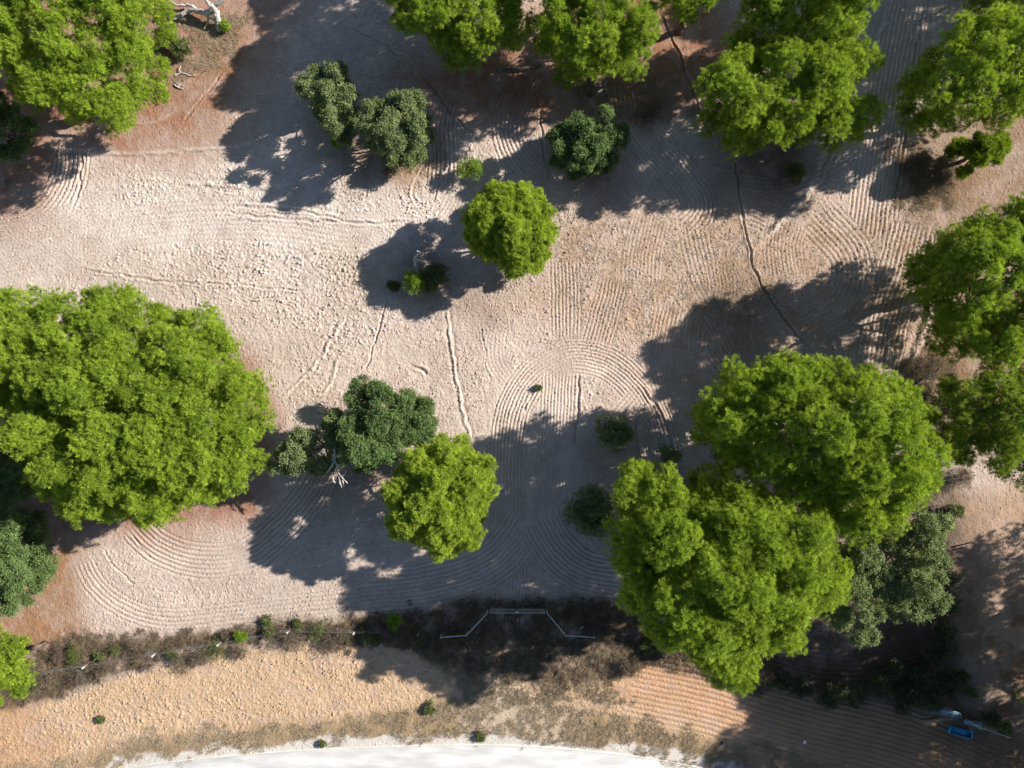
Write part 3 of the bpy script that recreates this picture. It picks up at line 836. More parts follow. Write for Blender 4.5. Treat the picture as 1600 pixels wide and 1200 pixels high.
tree('oak_tree', 'oak', 'lumpy dark green oak touching the yellow-green pine', 'oak tree',
     [(546, 622), (555, 590), (590, 583), (608, 598), (628, 587), (655, 615), (690, 645), (698, 668), (665, 690), (640, 700), (618, 712), (598, 736), (560, 737), (532, 705), (528, 670), (545, 650)], 4.6, 7, zb=2.2, seed=34, puff=.7, mat=M['oak_green'], drop=.1, lump=1.1)
t_left = tree('oak_tree', 'oak', 'sparse oak reaching left with a bare white branch at its foot', 'oak tree',
     [(425, 732), (440, 700), (465, 668), (500, 668), (528, 640), (550, 665), (545, 710), (520, 738), (485, 742), (450, 742)], 4.0, 6, zb=2.2, seed=35, puff=.6, drop=.06, dens=.85, lump=.8, mat=M['oak'])
tree('oak_tree', 'oak', 'grey oak between the gate pine and the other grey oak at lower right', 'oak tree',
     [(1296, 870), (1325, 845), (1365, 858), (1372, 900), (1366, 960), (1350, 1003), (1320, 995), (1286, 970), (1290, 925)], 6, 8.5, zb=3, seed=36, puff=.75)
tree('oak_tree', 'oak', 'larger grey oak at lower right, outermost beside the sandy path', 'oak tree',
     [(1372, 850), (1405, 805), (1450, 785), (1474, 830), (1470, 870), (1466, 930), (1430, 960), (1385, 974), (1366, 930), (1362, 885)], 6, 8.8, zb=3, seed=37, puff=.75)
tree('oak_tree', 'oak', 'blue-green oak cut by the left edge below the largest pine', 'oak tree',
     [(-80, 800), (30, 795), (50, 822), (60, 860), (66, 920), (30, 958), (0, 965), (-70, 935)], 4.5, 7, zb=1.5, seed=38, puff=.7, mat=M['oak_green'])
tree('oak_tree', 'oak', 'dark oak in deep shade at the left edge below the corner pine', 'oak tree',
     [(-60, 150), (15, 150), (42, 190), (32, 225), (-10, 240), (-60, 235)], 3.2, 5, zb=1, seed=39, puff=.65, mat=M['oak_green'])
tree('oak_tree', 'oak', 'dark oak in deep shade under the left edge of the largest pine', 'oak tree',
     [(-70, 700), (10, 700), (48, 730), (55, 775), (10, 795), (-60, 790)], 3.2, 4.6, zb=1, seed=40, puff=.65, mat=M['oak_green'])

# ---- neighbouring pines just beyond the frame whose shade falls into it
def offpine(px, py, r, zr, zt, seed, label, drop=.08):
    rs = np.random.default_rng(seed)
    x, y = (px - 800) * H / F, (600 - py) * H / F
    k = F / (H - (zr + .35 * (zt - zr)))
    cxp, cyp = 800 + x * k, 600 - y * k
    rp = r * k
    pts = [(cxp + rp * (.85 + .3 * rs.random()) * math.cos(a), cyp + rp * (.85 + .3 * rs.random()) * math.sin(a)) for a in np.linspace(0, 2 * math.pi, 16, endpoint=False)]
    tree('pine_tree', 'pine', label, 'pine tree', pts, zr, zt, seed=seed, drop=drop, dens=.7 if drop > .2 else .9, puff=1.15)
offpine(1635, 1085, 7.0, 9.5, 14, 51, 'pine outside the lower right of the photo shading the blue crate')
offpine(1765, 1050, 7.0, 9.5, 13, 58, 'pine outside the lower right corner of the photo', .05)
offpine(1860, 850, 6.5, 9, 13, 52, 'pine outside the right edge of the photo beyond the sandy path', .35)
offpine(1700, -60, 7.0, 9, 13.5, 53, 'pine outside the top right corner of the photo')
offpine(830, -110, 6.5, 7.5, 11, 54, 'pine outside the top edge of the photo left of centre')
offpine(1560, -150, 7.0, 9.5, 14, 55, 'pine outside the top edge of the photo at the shaded track')
offpine(1620, 945, 5.6, 9.5, 13, 56, 'pine outside the right edge of the photo level with the gate', .08)

# ---- shrubs
bush('shrub', 285, 77, 15, 1.1, 'round olive shrub right of the corner pine below the fallen dead tree', 'shrub', M['olive'], 61)
bush('shrub', 352, 40, 10, .6, 'small yellow-green shrub at the root of the fallen dead tree', 'shrub', M['fresh'], 62)
bush('shrub', 262, 66, 20, 1.0, 'dark low shrub in shade between the corner pine and the olive shrub', 'shrub', M['olive'], 63)
bush('pine_sapling', 734, 264, 20, 1.6, 'single small bright sapling on pale soil above the young pine', 'sapling', M['fresh'], 64, 'needle')
bush('shrub', 957, 678, 31, 2.8, 'dark green bush inside the harrow loop at the shadow edge', 'shrub', M['oak_green'], 65)
bush('shrub', 922, 797, 42, 2.3, 'dark bush in full shade left of the gate pine', 'shrub', M['oak_green'], 66)
bush('shrub', 647, 442, 19, 2.4, 'fresh bright green bush in the shadow at the foot of the white curved branch', 'shrub', M['fresh'], 67, 'needle')
bush('shrub', 677, 436, 27, 1.5, 'dull green bush right of the fresh bright bush in the shadow', 'shrub', M['olive'], 68)
bush('shrub', 616, 445, 9, .7, 'small grey-green plant left of the fresh bright bush', 'shrub', M['olive'], 69)
bush('shrub', 1240, 272, 20, 1.4, 'olive bush in shade at the foot of the spreading pine', 'shrub', M['olive'], 70)
bush('shrub', 530, 222, 11, .7, 'yellow-green tuft at the foot of the taller upper left oak', 'shrub', M['fresh'], 71)
bush('shrub', 882, 124, 20, 2.2, 'airy yellow-green bush under the bright top centre pine', 'shrub', M['fresh'], 72, dens=.35, aspect=1.3)
bush('shrub', 614, 972, 13, 1.0, 'bright green shrub on the fence line left of the gate', 'shrub', M['fresh'], 73)
bush('shrub', 379, 990, 8, .8, 'small vivid green shrub between two fence posts', 'shrub', M['fresh'], 74, 'needle')
bush('shrub', 1130, 716, 26, 2.5, 'dull green shrub in shade between the touching pair of pines', 'shrub', M['oak_green'], 75)
bush('shrub', 1040, 712, 22, 2.2, 'loose dark shrub at the end of the harrow loop beside the gate pine', 'shrub', M['oak_green'], 76, dens=.5)
bush('shrub', 8, 470, 24, 1.6, 'pale green shrub at the upper left rim of the largest pine', 'shrub', M['fresh'], 77, dens=.6)
bush('shrub', 1480, 620, 26, 1.4, 'dark scrubby bush beneath the sparse pine at right', 'shrub', M['oak_green'], 78, dens=.7)
bush('shrub', 1490, 800, 14, 1.0, 'small olive bush beside the outermost grey oak by the path', 'shrub', M['olive'], 79)
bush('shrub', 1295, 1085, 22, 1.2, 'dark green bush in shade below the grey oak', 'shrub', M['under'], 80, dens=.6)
bush('shrub', 1570, 1136, 12, .9, 'green weed at the right end of the sheet metal debris', 'shrub', M['oak_green'], 81)
bush('shrub', 1516, 1083, 8, .6, 'green sprig at the top of the slim pole', 'shrub', M['oak_green'], 82)
rs0 = random.Random(5)
yel = [(418, 968, 10, 'pale yellow tuft on the fence line below the harrowed field'), (465, 976, 9, 'yellow-green tuft right of a fence post'), (155, 1025, 8, 'yellow-green tuft near the leftmost fence post'),
       (545, 1000, 7, 'low green tuft below the fence, left of the bright shrub'), (587, 1001, 7, 'low green tuft below the bright fence line shrub'), (716, 995, 7, 'yellow tuft at the left wing of the gate'),
       (505, 1161, 5, 'green tuft on the verge at the road edge'), (40, 1080, 8, 'green tuft beside the bare stick at left'), (158, 1125, 6, 'small dry weed on the orange tilled strip'),
       (674, 1108, 12, 'olive tuft on the tilled strip above the road'), (750, 1150, 8, 'dull green weed at the middle of the road verge'), (842, 606, 3.5, 'tiny green weed in the harrow loop'),
       (1205, 1063, 10, 'dry yellow tuft below the gate pine'), (1010, 1010, 12, 'straw coloured bush left of the gate pine tip')]
for i, (x, y, r, l) in enumerate(yel):
    bush('weed_tuft', x, y, r, .25, l, 'weed', M['olive'], 90 + i, 'leaf', stems=3, dens=.45)
UG = 'undergrowth in the deep shade at lower right'
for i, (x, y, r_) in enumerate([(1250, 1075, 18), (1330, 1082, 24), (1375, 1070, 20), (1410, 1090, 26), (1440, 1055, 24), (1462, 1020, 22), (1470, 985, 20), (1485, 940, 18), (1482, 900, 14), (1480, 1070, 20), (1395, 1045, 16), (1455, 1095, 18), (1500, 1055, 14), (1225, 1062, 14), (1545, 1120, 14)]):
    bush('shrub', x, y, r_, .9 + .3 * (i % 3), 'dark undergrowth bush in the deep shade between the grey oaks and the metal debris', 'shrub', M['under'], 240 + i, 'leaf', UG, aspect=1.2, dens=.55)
DG = 'dry bushes along the fence line'
for i in range(26):
    t = i / 25 + rs0.uniform(-.015, .015)
    x = 40 + t * 630 + rs0.uniform(-10, 10)
    y0 = np.interp(x, [40, 130, 290, 420, 600, 680], [1060, 1035, 1018, 992, 985, 985])
    y = y0 + rs0.uniform(-22, 18)
    bush('dry_bush', x, y, rs0.uniform(8, 22), rs0.uniform(.3, .7), 'leafless grey-brown bush in the scrub along the wire fence', 'dry bush', M['dry'] if i % 3 else M['olive'], 120 + i, 'dry', DG, aspect=rs0.uniform(.8, 1.5), dens=rs0.uniform(.4, .9))
for i, (x, y, r, l) in enumerate([(1440, 572, 26, 'tangle of brown brush at the bend of the right track'), (1462, 280, 30, 'brown brush heap below the lobed pine at right'), (1432, 262, 20, 'low brown brush at the edge of the shaded track'),
                                  (985, 1040, 18, 'brown bush between the gate shadow and the gate pine'), (1190, 1048, 20, 'brown bush at the tip of the gate pine'), (1500, 745, 20, 'dry bush left of the sandy path'),
                                  (700, 1000, 14, 'dry bush at the left wing of the gate'), (945, 960, 24, 'dark dry bush behind the right wing of the gate'), (610, 262, 16, 'straw patch bush at the foot of the round upper left oak'),
                                  (1010, 175, 24, 'dry brown bush right of the pale pine trunk'), (940, 985, 20, 'grey bush at the right wing of the gate'), (640, 990, 18, 'grey bush at the last fence post')]):
    bush('dry_bush', x, y, r, .8, l, 'dry bush', M['dry'], 170 + i, 'dry')

# ---- dry grass and litter : uncountable
def scatter(name, label, spec, mat, seed, blen=.22, bwid=.02, up=.8, cat='grass'):
    rs = np.random.default_rng(seed)
    Vs = []; Ts = []
    for poly, n in spec:
        p = np.array([wp(*q) for q in poly])
        lo = p.min(0); hi = p.max(0)
        C = lo + rs.random((n, 2)) * (hi - lo)
        sd = poly_sd(p, C[:, 0], C[:, 1]) + (fbm(C[:, 0] * .8, C[:, 1] * .8, 5, 3) - .5) * 2.5
        C = C[(sd > 0) & (fbm(C[:, 0] * 1.3, C[:, 1] * 1.3, seed, 3) > .43)]
        m = len(C)
        ix = np.clip(np.searchsorted(ax, C[:, 0]), 0, nx - 1); iy = np.clip(np.searchsorted(ay, C[:, 1]), 0, ny - 1)
        z = hgt[iy, ix]
        st = np.repeat(np.column_stack([C, z]), 5, 0)
        q = len(st)
        st[:, :2] += rs.normal(size=(q, 2)) * .05
        d = unit(rs.normal(size=(q, 3)) * np.array([1, 1, .5]) + np.array([0, 0, up]))
        d[:, 2] = np.abs(d[:, 2])
        L = (blen * (.5 + rs.random(q)))[:, None]
        w = unit(np.cross(d, rs.normal(size=(q, 3)))) * bwid
        Vs.append(np.stack([st - w * .5, st + w * .5, st + d * L + w * .15, st + d * L - w * .15], 1).reshape(-1, 3))
        Ts.append(np.repeat(.3 + .5 * rs.random(m), 5) + .2 * rs.random(q))
    o = mesh_np(name, np.vstack(Vs), 4, mat, attr=np.clip(np.concatenate(Ts), 0, 1))
    return tag(o, label, cat, kind='stuff')
VERGE = [(0, 1200), (90, 1190), (220, 1150), (400, 1136), (540, 1124), (650, 1100), (740, 1085), (900, 1100), (1000, 1125), (1150, 1160), (1330, 1200), (1100, 1205), (960, 1170), (780, 1155), (560, 1158), (380, 1170), (200, 1190), (100, 1215)]
SCR = [(0, 1060), (60, 1010), (130, 990), (290, 992), (420, 972), (600, 958), (760, 932), (930, 935), (1060, 990), (1230, 1060), (1180, 1085), (1030, 1035), (960, 1060), (880, 1080), (740, 1050), (640, 1015), (480, 1000), (330, 1014), (170, 1058), (0, 1110)]
scatter('verge_grass', 'short dry grass on the verge beside the pale road', [(VERGE, 42000), ([(640, 1010), (960, 1010), (1000, 1100), (740, 1100)], 12000)], M['straw'], 201)
scatter('scrub_twigs', 'dry twiggy ground scrub along the fence line', [(SCR, 60000)], M['dry'], 202, .24, .022)
scatter('field_stubble', 'thin dry weeds and stubble on the tan part of the field',
        [([(860, 330), (1460, 330), (1470, 520), (1040, 560), (880, 480)], 8000), ([(1380, 230), (1500, 240), (1490, 330), (1400, 330)], 5000), ([(250, 20), (400, 20), (360, 90), (250, 140)], 6000), ([(1400, 560), (1500, 560), (1480, 640), (1420, 640)], 5000), ([(880, 110), (1100, 110), (1080, 190), (900, 190)], 5000), ([(560, 200), (700, 200), (690, 280), (560, 270)], 3500)], M['straw'], 203, .17, .018)

def chips(name, label, spec, mat, seed, smin, smax, cat):
    """angular clods / wood chips lying on the soil"""
    rs = np.random.default_rng(seed)
    Vs = []; Fs = []; b0 = 0
    oc = np.array([(1, 0, 0), (0, 1, 0), (-1, 0, 0), (0, -1, 0), (0, 0, 1), (0, 0, -1)], float)
    tri = np.array([(0, 1, 4), (1, 2, 4), (2, 3, 4), (3, 0, 4), (1, 0, 5), (2, 1, 5), (3, 2, 5), (0, 3, 5)])
    for poly, n in spec:
        p = np.array([wp(*q) for q in poly]); lo = p.min(0); hi = p.max(0)
        C = lo + rs.random((n, 2)) * (hi - lo)
        C = C[poly_sd(p, C[:, 0], C[:, 1]) > 0]
        C = C[fbm(C[:, 0] * .5, C[:, 1] * .5, seed, 3) > .40]
        m = len(C)
        ix = np.clip(np.searchsorted(ax, C[:, 0]), 0, nx - 1); iy = np.clip(np.searchsorted(ay, C[:, 1]), 0, ny - 1)
        s = (smin + (smax - smin) * rs.random(m) ** 3)[:, None, None]
        v = oc[None] * (.6 + .7 * rs.random((m, 6, 1))) * s * np.array([1, 1, .7])
        a = rs.random(m) * 6.28; ca = np.cos(a)[:, None]; sa = np.sin(a)[:, None]
        x = v[..., 0] * ca - v[..., 1] * sa; y = v[..., 0] * sa + v[..., 1] * ca
        v = np.stack([x, y, v[..., 2]], -1) + np.column_stack([C, hgt[iy, ix] + .02])[:, None, :]
        Vs.append(v.reshape(-1, 3)); Fs.append((tri[None] + (b0 + np.arange(m) * 6)[:, None, None]).reshape(-1, 3)); b0 += m * 6
    o = mesh_np(name, np.vstack(Vs), 3, mat, faces=np.vstack(Fs))
    return tag(o, label, cat, kind='stuff')
M['clod'] = mat_noise('clod_soil', tuple(alb(196, 172, 156)), tuple(alb(218, 196, 180)), 3, .95, .3)
M['clod_or'] = mat_noise('orange_clod_soil', tuple(alb(205, 160, 120)), tuple(alb(235, 195, 150)), 3, .95, .3)
M['chip'] = mat_noise('pale_wood_chip', tuple(alb(190, 160, 135)), tuple(alb(225, 205, 185)), 3, .95, .3)
chips('soil_clods', 'loose dry clods strewn over the pale tilled field', [([(100, 260), (700, 260), (740, 480), (760, 680), (440, 640), (380, 450), (0, 430), (0, 340)], 26000), ([(740, 300), (1450, 320), (1450, 520), (1050, 600), (760, 520)], 22000), ([(120, 900), (600, 890), (900, 900), (900, 940), (130, 990)], 9000), ([(350, 100), (900, 250), (1400, 300), (1300, 330), (500, 260)], 5000)], M['clod'], 211, .025, .08, 'clods')
chips('orange_clods', 'loose orange clods on the tilled strip above the road', [([(60, 1110), (330, 1025), (620, 1020), (700, 1080), (400, 1128), (100, 1180)], 2500)], M['clod_or'], 212, .025, .11, 'clods')
chips('wood_chips', 'pale chips and cones scattered on the red pine litter', [([(60, 100), (400, 60), (350, 240), (60, 250)], 1800), ([(380, 560), (450, 620), (450, 800), (150, 840), (380, 780)], 900), ([(0, 850), (120, 860), (120, 1000), (0, 1100)], 700), ([(650, 100), (1100, 100), (1050, 200), (700, 200)], 900), ([(1500, 780), (1600, 760), (1600, 1150), (1500, 1000)], 900)], M['chip'], 213, .02, .055, 'wood chips')

# ------------------------------------------------------------------ dead wood
def limb_obj(name, paths, label, cat, mat, seed, parent=None, origin=None, partname=None):
    """paths: list of (list of (px,py,z), r0, r1)"""
    rs = np.random.default_rng(seed)
    tb = TB()
    for pts, r0, r1 in paths:
        w = np.array([[*wp(x, y, z), z] for x, y, z in pts])
        w = cat_rom(w, 5) if len(w) > 2 else np.linspace(w[0], w[1], 6)
        w = w + (rs.random(w.shape) - .5) * r0 * .5
        tb.tube(w, np.linspace(r0, r1, len(w)), 7, rs, .35)
    first = np.array([*wp(paths[0][0][0][0], paths[0][0][0][1], paths[0][0][0][2]), 0])
    if parent is None:
        o = tb.build(name, mat, origin=first, loc=tuple(first), smooth=True)
        return tag(o, label, cat)
    return tb.build(name, mat, parent, origin=origin, smooth=True)

# fallen grey tree at the top
ft = empty('fallen_dead_tree', (*wp(340, 42), 0), 'weathered grey fallen dead tree beside the corner pine at the top edge', 'dead tree')
of = np.array([*wp(340, 42), 0])
limb_obj('trunk', [([(343, 46, .1), (341, 30, .7), (336, 14, 1.2), (330, 8, 1.4)], .30, .22)], None, None, M['dead'], 1, ft, of)
limb_obj('branch', [([(332, 12, 1.3), (322, 0, 1.8), (312, -18, 2.4)], .18, .08), ([(334, 10, 1.3), (348, -2, 1.8), (356, -22, 2.4)], .18, .08)], None, None, M['dead'], 2, ft, of)
limb_obj('branch', [([(334, 14, 1.2), (322, 20, .9), (308, 16, .6), (292, 18, .4), (276, 26, .3), (258, 22, .3)], .24, .12), ([(308, 17, .6), (296, 8, .5), (276, 8, .4), (258, -4, .3)], .16, .06), ([(285, 22, .4), (272, 30, .25), (262, 28, .2)], .12, .05)], None, None, M['dead'], 3, ft, of)
limb_obj('branch', [([(334, 16, 1.2), (326, 26, .7), (324, 36, .4), (319, 46, .15)], .10, .04), ([(326, 26, .8), (316, 22, .6), (314, 30, .3)], .07, .03), ([(341, 34, .7), (332, 30, .6), (324, 28, .5)], .09, .05)], None, None, M['dead'], 4, ft, of)
limb_obj('dead_branch', [([(272, 118, .08), (284, 114, .1), (296, 118, .08), (306, 117, .05)], .07, .03), ([(284, 115, .1), (280, 108, .2), (283, 103, .1)], .05, .02), ([(276, 116, .08), (268, 121, .04)], .04, .02)], 'bare forked branch lying on red litter right of the corner pine, upper of two', 'branch', M['dead'], 5)
limb_obj('dead_branch', [([(272, 132, .06), (278, 136, .12), (286, 139, .06)], .06, .03), ([(278, 136, .12), (282, 131, .1)], .04, .02), ([(274, 130, .06), (281, 132, .1), (287, 135, .04)], .04, .02)], 'knot of grey twigs on red litter, lower of the two dead branches', 'branch', M['dead'], 6)
limb_obj('dead_branch', [([(656, 427, .1), (650, 418, 1.9), (648, 408, 2.6), (650, 400, 3.1), (656, 394, 3.5)], .12, .08), ([(649, 409, 2.6), (645, 407, 2.8)], .05, .03), ([(656, 394, 3.5), (651, 392, 3.6)], .05, .03)], 'white curved bare branch rising from the shadow beside the fresh green bush', 'branch', M['dead'], 7)
limb_obj('dead_branch', [([(675, 389, .1), (684, 394, .25), (690, 404, .1)], .06, .03)], 'faint grey curved twig in the shadow of the young pine', 'branch', M['dead'], 8)
limb_obj('dead_branch', [([(20, 1079, .3), (32, 1074, .4), (45, 1072, .3)], .06, .03)], 'pale bare stick beside the pine at the lower left edge', 'branch', M['dead'], 9)
# white branch of the sparse oak
oo = np.array(t_left.location)
WB = [([(523, 685, 6.1), (522, 698, 6.3), (523, 712, 6.4), (521, 720, 6.5)], 0.129, 0.101),
      ([(521, 718, 6.5), (526, 726, 6.5), (528, 736, 6.4), (530, 748, 6.2), (534, 762, 6.0)], 0.086, 0.034),
      ([(522, 722, 6.5), (517, 730, 6.5), (511, 738, 6.4)], 0.071, 0.042),
      ([(522, 712, 6.4), (533, 713, 6.7), (541, 712, 6.8), (542, 719, 6.7)], 0.057, 0.034),
      ([(526, 728, 6.5), (534, 725, 6.6), (540, 724, 6.6)], 0.051, 0.030),
      ([(527, 734, 6.4), (521, 744, 6.3), (521, 752, 6.2), (517, 754, 6.1)], 0.057, 0.030), ([(521, 745, 6.3), (517, 740, 6.3), (516, 735, 6.3)], 0.043, 0.030),
      ([(528, 738, 6.4), (534, 746, 6.3), (538, 750, 6.2), (543, 755, 6.1)], 0.051, 0.030), ([(534, 745, 6.3), (539, 740, 6.4), (541, 735, 6.4)], 0.043, 0.030),
      ([(530, 748, 6.2), (531, 757, 6.1)], 0.036, 0.030), ([(535, 748, 6.2), (537, 758, 6.1)], 0.036, 0.030), ([(521, 750, 6.2), (524, 755, 6.1)], 0.029, 0.030)]
limb_obj('dead_branch', WB, None, None, M['dead'], 10, t_left, oo)
# pale trunk of the top pine and forked trunk shapes seen below crowns
tk = empty('bare_tree', (*wp(952, 195), 0), 'crooked dark bare trunk standing above the dark round oak', 'bare tree')
ok_ = np.array([*wp(952, 195), 0])
limb_obj('trunk', [([(954, 176, .0), (950, 160, 1.2), (946, 142, 2.4), (942, 136, 2.8)], .14, .10)], None, None, M['oak_bark'], 11, tk, ok_)
limb_obj('branch', [([(944, 139, 2.7), (934, 144, 2.8), (930, 152, 2.2), (930, 162, 1.8)], .10, .06), ([(942, 136, 2.8), (930, 128, 3.4), (926, 116, 3.8)], .08, .04), ([(942, 136, 2.8), (948, 126, 3.4)], .06, .03)], None, None, M['oak_bark'], 12, tk, ok_)
limb_obj('log', [([(1431, 598, .15), (1445, 592, .2), (1458, 584, .25), (1468, 576, .5)], .16, .11)], 'dark crooked log lying in brown brush left of the sparse pine', 'log', M['oak_bark'], 13)
limb_obj('log', [([(775, 108, .2), (810, 107, .3), (845, 103, .3)], .16, .12)], 'dark fallen log in the litter below the top centre pines', 'log', M['oak_bark'], 14)
limb_obj('wooden_stake', [([(1486, 855, .3), (1500, 852, 1.0), (1517, 847, 1.5)], .06, .05)], 'long dark stake leaning over the sandy path by the grey oak', 'stake', M['oak_bark'], 15)
limb_obj('wooden_stake', [([(1488, 860, .2), (1507, 855, .9)], .06, .05)], 'short dark stake just below the long one by the grey oak', 'stake', M['oak_bark'], 16)

# ------------------------------------------------------------------ wire fence
fposts = [(20, 1058), (137, 1038), (244, 1020), (346, 1003), (452, 985), (554, 986), (655, 987)]
fx0 = np.array([*wp(346, 1003), 0])
fence = empty('wire_fence', tuple(fx0), 'low wire fence on pale wooden posts through the dry scrub left of the gate', 'fence')
tops = []
for i, (x, y) in enumerate(fposts):
    w = np.array([*wp(x, y), 0.0]); rs = np.random.default_rng(300 + i)
    lean = np.array([rs.uniform(-.05, .12), rs.uniform(-.05, .05), 0])
    tb = TB()
    hh = .78 + .15 * rs.random()
    tb.tube([w - fx0 + np.array([0, 0, -.1]), w - fx0 + lean * .5 + np.array([0, 0, hh * .5]), w - fx0 + lean + np.array([0, 0, hh - .04]), w - fx0 + lean + np.array([0, 0, hh])], [.075, .075, .07, .05], 10, rs, .1)
    tb.build('fence_post', M['post'], fence, smooth=False)
    tops.append((w - fx0 + lean, hh))
for fr in (.92, .62, .32):
    tb = TB()
    for (a, ha), (b, hb) in zip(tops[:-1], tops[1:]):
        p = np.linspace(a + np.array([0, .10, ha * fr]), b + np.array([0, .10, hb * fr]), 8)
        p[:, 2] -= .05 * np.sin(np.linspace(0, math.pi, 8))
        tb.tube(p, [.008] * 8, 5)
    tb.build('wire', M['wire'], fence)

# ------------------------------------------------------------------ entrance gate and its wings
def gw(x, y, z=0.0):
    return np.array([*wp(x, y), z])
def rail_fence(name, pts, label, cat):
    o0 = gw(*pts[0]); root = empty(name, tuple(o0), label, cat)
    for p in pts:
        w = gw(*p) - o0
        tb = TB(); tb.tube([w + (0, 0, -.1), w + (0, 0, 1.28), w + (0, 0, 1.34)], [.055, .055, .04], 10)
        tb.build('post', M['rail'], root)
    for z in (1.18,):
        for a, b in zip(pts[:-1], pts[1:]):
            A = gw(*a) - o0 + (0, 0, z); B = gw(*b) - o0 + (0, 0, z)
            dd = (B - A) / np.linalg.norm(B - A)
            tb = TB(); tb.box((A + B) / 2, (np.linalg.norm(B - A) - .12, .07, .05), dd, np.cross((0, 0, 1), dd))
            tb.build('rail', M['rail'], root)
    return root
rail_fence('rail_fence', [(691, 988), (730, 985), (762, 951)], 'left wing of pale rails angled in to the entrance gate', 'rail fence')
rail_fence('rail_fence', [(854, 951), (882, 985), (927, 988)], 'right wing of pale rails angled in to the entrance gate', 'rail fence')
A = gw(765.5, 950.5); B = gw(850.5, 950.5)
gate = empty('entrance_gate', tuple(A), 'pale straight double gate in the shadow between the two rail wings', 'gate')
mid = (A + B) / 2
for a, b in ((A, mid - (.04, 0, 0)), (mid + (.04, 0, 0), B)):
    tb = TB()
    a = a - A; b = b - A
    for z in (1.2, .25):
        tb.box((a + b) / 2 + (0, 0, z), (b[0] - a[0], .045, .05))
    for q in (a, b):
        tb.box(q + (0.03 if q is a else -.03, 0, .725), (.055, .055, .888))
    leaf = tb.build('gate_leaf', M['rail'], gate)
    tb = TB()
    for k in range(1, 12):
        tb.box(a + (b - a) * k / 12 + (0, 0, .725), (.02, .02, .888))
    for z in (.5, .85):
        tb.box((a + b) / 2 + (0, .02, z), (b[0] - a[0] - .12, .014, .03))
    m_ = tb.build('bar', M['rail'], leaf)
tb = TB(); tb.box(mid - A + (0, .03, 1.24), (.32, .06, .04)); tb.box(mid - A + (0, .05, 1.12), (.12, .10, .18))
tb.build('latch', M['litter'], gate)
pl = TB(); w = gw(907, 983)
pl.tube([(0, 0, 0), (.02, .4, .9), (.05, .75, 1.6)], [.035, .03, .025], 8)
tag(pl.build('leaning_pole', M['rail'], loc=tuple(w)), 'thin pale pole leaning behind the right wing of the gate', 'pole')

# ------------------------------------------------------------------ debris in the lower right corner
def sheet(name, corners, th, mat, label, cat, parent=None, origin=None, ribs=0):
    """bent sheet: corners = list of rows of (px,py,z) ; given thickness"""
    P = np.array([[[*wp(x, y, z), z] for x, y, z in row] for row in corners])
    o0 = np.array([P[0, 0, 0], P[0, 0, 1], 0]) if origin is None else origin
    r, c = P.shape[:2]
    top = P.reshape(-1, 3) - o0; bot = top - np.array([0, 0, th])
    n = r * c; f = []
    for i in range(r - 1):
        for j in range(c - 1):
            a = i * c + j
            f.append((a, a + c, a + c + 1, a + 1)); f.append((n + a, n + a + 1, n + a + c + 1, n + a + c))
    for j in range(c - 1):
        f.append((j, j + 1, n + j + 1, n + j)); a = (r - 1) * c + j; f.append((a, n + a, n + a + 1, a + 1))
    for i in range(r - 1):
        a = i * c; f.append((a, n + a, n + a + c, a + c)); a = i * c + c - 1; f.append((a, a + c, n + a + c, n + a))
    V_ = np.vstack([top, bot])
    o = mesh_np(name, V_, 4, mat, parent, faces=f, loc=(0, 0, 0) if parent else tuple(o0))
    if not parent: tag(o, label, cat)
    return o
# left bent sheet with its rim
s1 = empty('metal_sheet', (*wp(1457, 1110), 0), 'grey-blue bent metal sheet, left piece of the debris, with a pale bent rail', 'metal sheet')
o1 = np.array(s1.location)
sheet('panel', [[(1457, 1107, .5), (1478, 1106, .55), (1500, 1114, .5), (1505, 1120, .45)], [(1455, 1115, .15), (1476, 1117, .2), (1492, 1121, .15), (1500, 1123, .1)]], .02, M['greyblue'], None, None, s1, o1)
limb_obj('rail', [([(1425, 1113, .3), (1436, 1118, .3), (1450, 1120, .3), (1456, 1113, .35), (1466, 1115, .35), (1490, 1121, .3)], .035, .03)], None, None, M['greyblue'], 31, s1, o1)
pk = sheet('plank', [[(1441, 1125, .10), (1470, 1121.5, .12), (1504, 1120.5, .14)], [(1441, 1130, .10), (1470, 1127, .12), (1504, 1123.5, .14)]], .05, M['brown_board'], 'weathered brown plank lying between the left sheet and the blue crate', 'plank')
s2 = empty('metal_sheet', (*wp(1520, 1130), 0), 'pale grey-blue metal sheet, right piece of the debris, with a long straight rail', 'metal sheet')
o2 = np.array(s2.location)
sheet('panel', [[(1506, 1124, .55), (1520, 1126, .6), (1536, 1128, .55)], [(1507, 1132, .2), (1520, 1135, .2), (1536, 1138.5, .2)]], .02, M['greyblue'], None, None, s2, o2)
limb_obj('rail', [([(1536, 1138, .35), (1556, 1145, .35), (1578, 1153, .3)], .045, .035)], None, None, M['rail'], 32, s2, o2)
sheet('wooden_board', [[(1537.5, 1128, .4), (1550, 1131, .45), (1561, 1135, .4)], [(1537.5, 1138, .2), (1550, 1141, .2), (1561, 1143, .2)]], .04, M['brown_board'], 'brown board beside the right metal sheet and green weed', 'board')
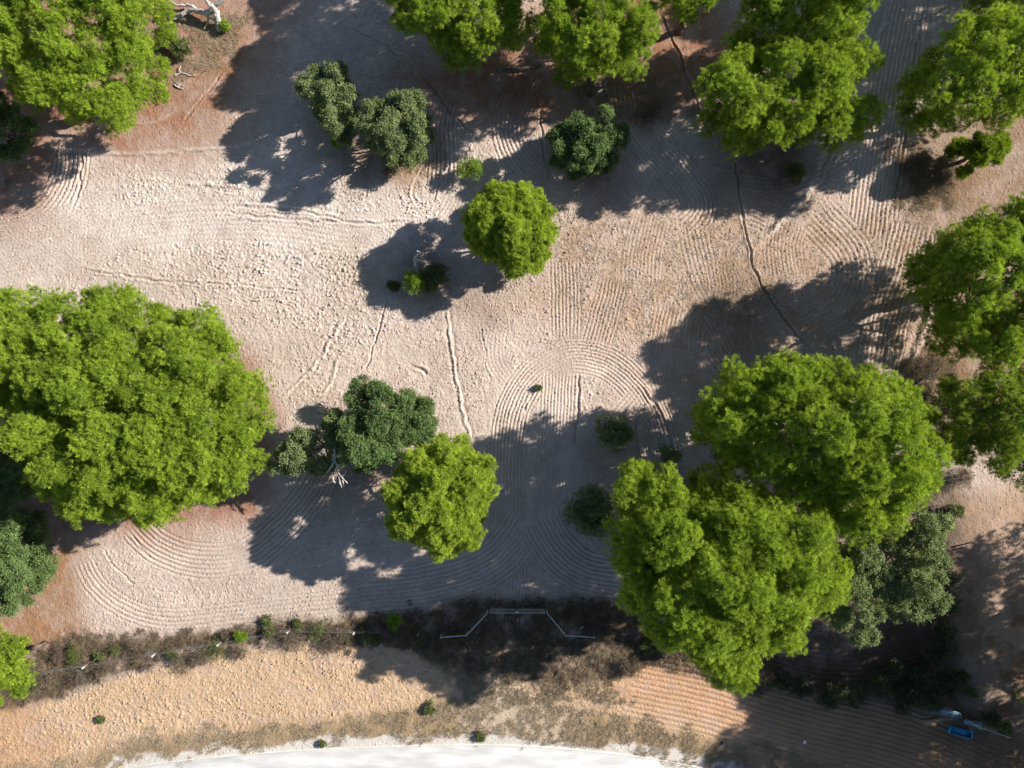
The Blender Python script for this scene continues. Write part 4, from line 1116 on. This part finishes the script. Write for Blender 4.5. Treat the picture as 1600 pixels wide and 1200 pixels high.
# blue crate: open box
cr = empty('blue_crate', (*wp(1498, 1142), 0), 'bright blue open crate, the bluest thing among the lower right debris', 'crate')
A2 = np.array([*wp(1481, 1137.5), 0]); B2 = np.array([*wp(1516, 1147), 0])
c2 = (A2 + B2) / 2; dd = (B2 - A2); L2 = np.linalg.norm(dd); dd /= L2; nn = np.cross((0, 0, 1), dd)
oc_ = np.array(cr.location)
tb = TB(); tb.box(c2 - oc_ + (0, 0, .06), (L2 - .06, .50, .04), dd, nn); tb.build('base', M['blue'], cr)
for sgn in (-1, 1):
    tb = TB(); tb.box(c2 - oc_ + nn * sgn * .28 + (0, 0, .19), (L2, .03, .30), dd, nn); tb.build('side', M['blue'], cr)
    tb = TB(); tb.box(c2 - oc_ + dd * sgn * (L2 / 2 - .02) + (0, 0, .19), (.03, .52, .30), dd, nn); tb.build('end', M['blue'], cr)
pl = TB(); pl.tube([(0, 0, 0), (.02, .02, 1.0), (.0, .05, 2.1)], [.045, .04, .035], 8)
pl.v = [v * np.array([1, 1, 1]) for v in pl.v]
tag(pl.build('slim_pole', M['rail'], loc=(*wp(1508, 1122), 0)), 'slim upright pole between the two metal sheets', 'pole')
for i, (x, y, l) in enumerate([(1427, 1078, 'crumpled pale blue-white scrap in the shade left of the metal debris'), (1254, 1161, 'small white scrap on the shaded tilled strip'), (1130, 1164, 'dark lump at the road end of the tilled strip')]):
    rs = np.random.default_rng(400 + i)
    tb = TB(); a = np.array([0, 0, .05])
    pts = a + np.cumsum((rs.random((5, 3)) - .5) * .18 * np.array([1, 1, .3]), 0)
    tb.tube(pts, [.05, .10, .13, .09, .04], 6, rs, .6)
    tag(tb.build('scrap' if i < 2 else 'stone', M['litter'] if i < 2 else M['oak_bark'], loc=(*wp(x, y), .03), smooth=False), l, 'litter' if i < 2 else 'stone')
tb = TB(); rs = np.random.default_rng(9)
tb.tube([(-.25, 0, .0), (-.1, .03, .10), (.12, 0, .12), (.28, .02, .0)], [.10, .2, .19, .08], 8, rs, .4)
tag(tb.build('stone', M['oak_bark'], loc=(*wp(14, 285), 0), smooth=False), 'dark stone on brown ground at the left edge below the corner pine shadow', 'stone')
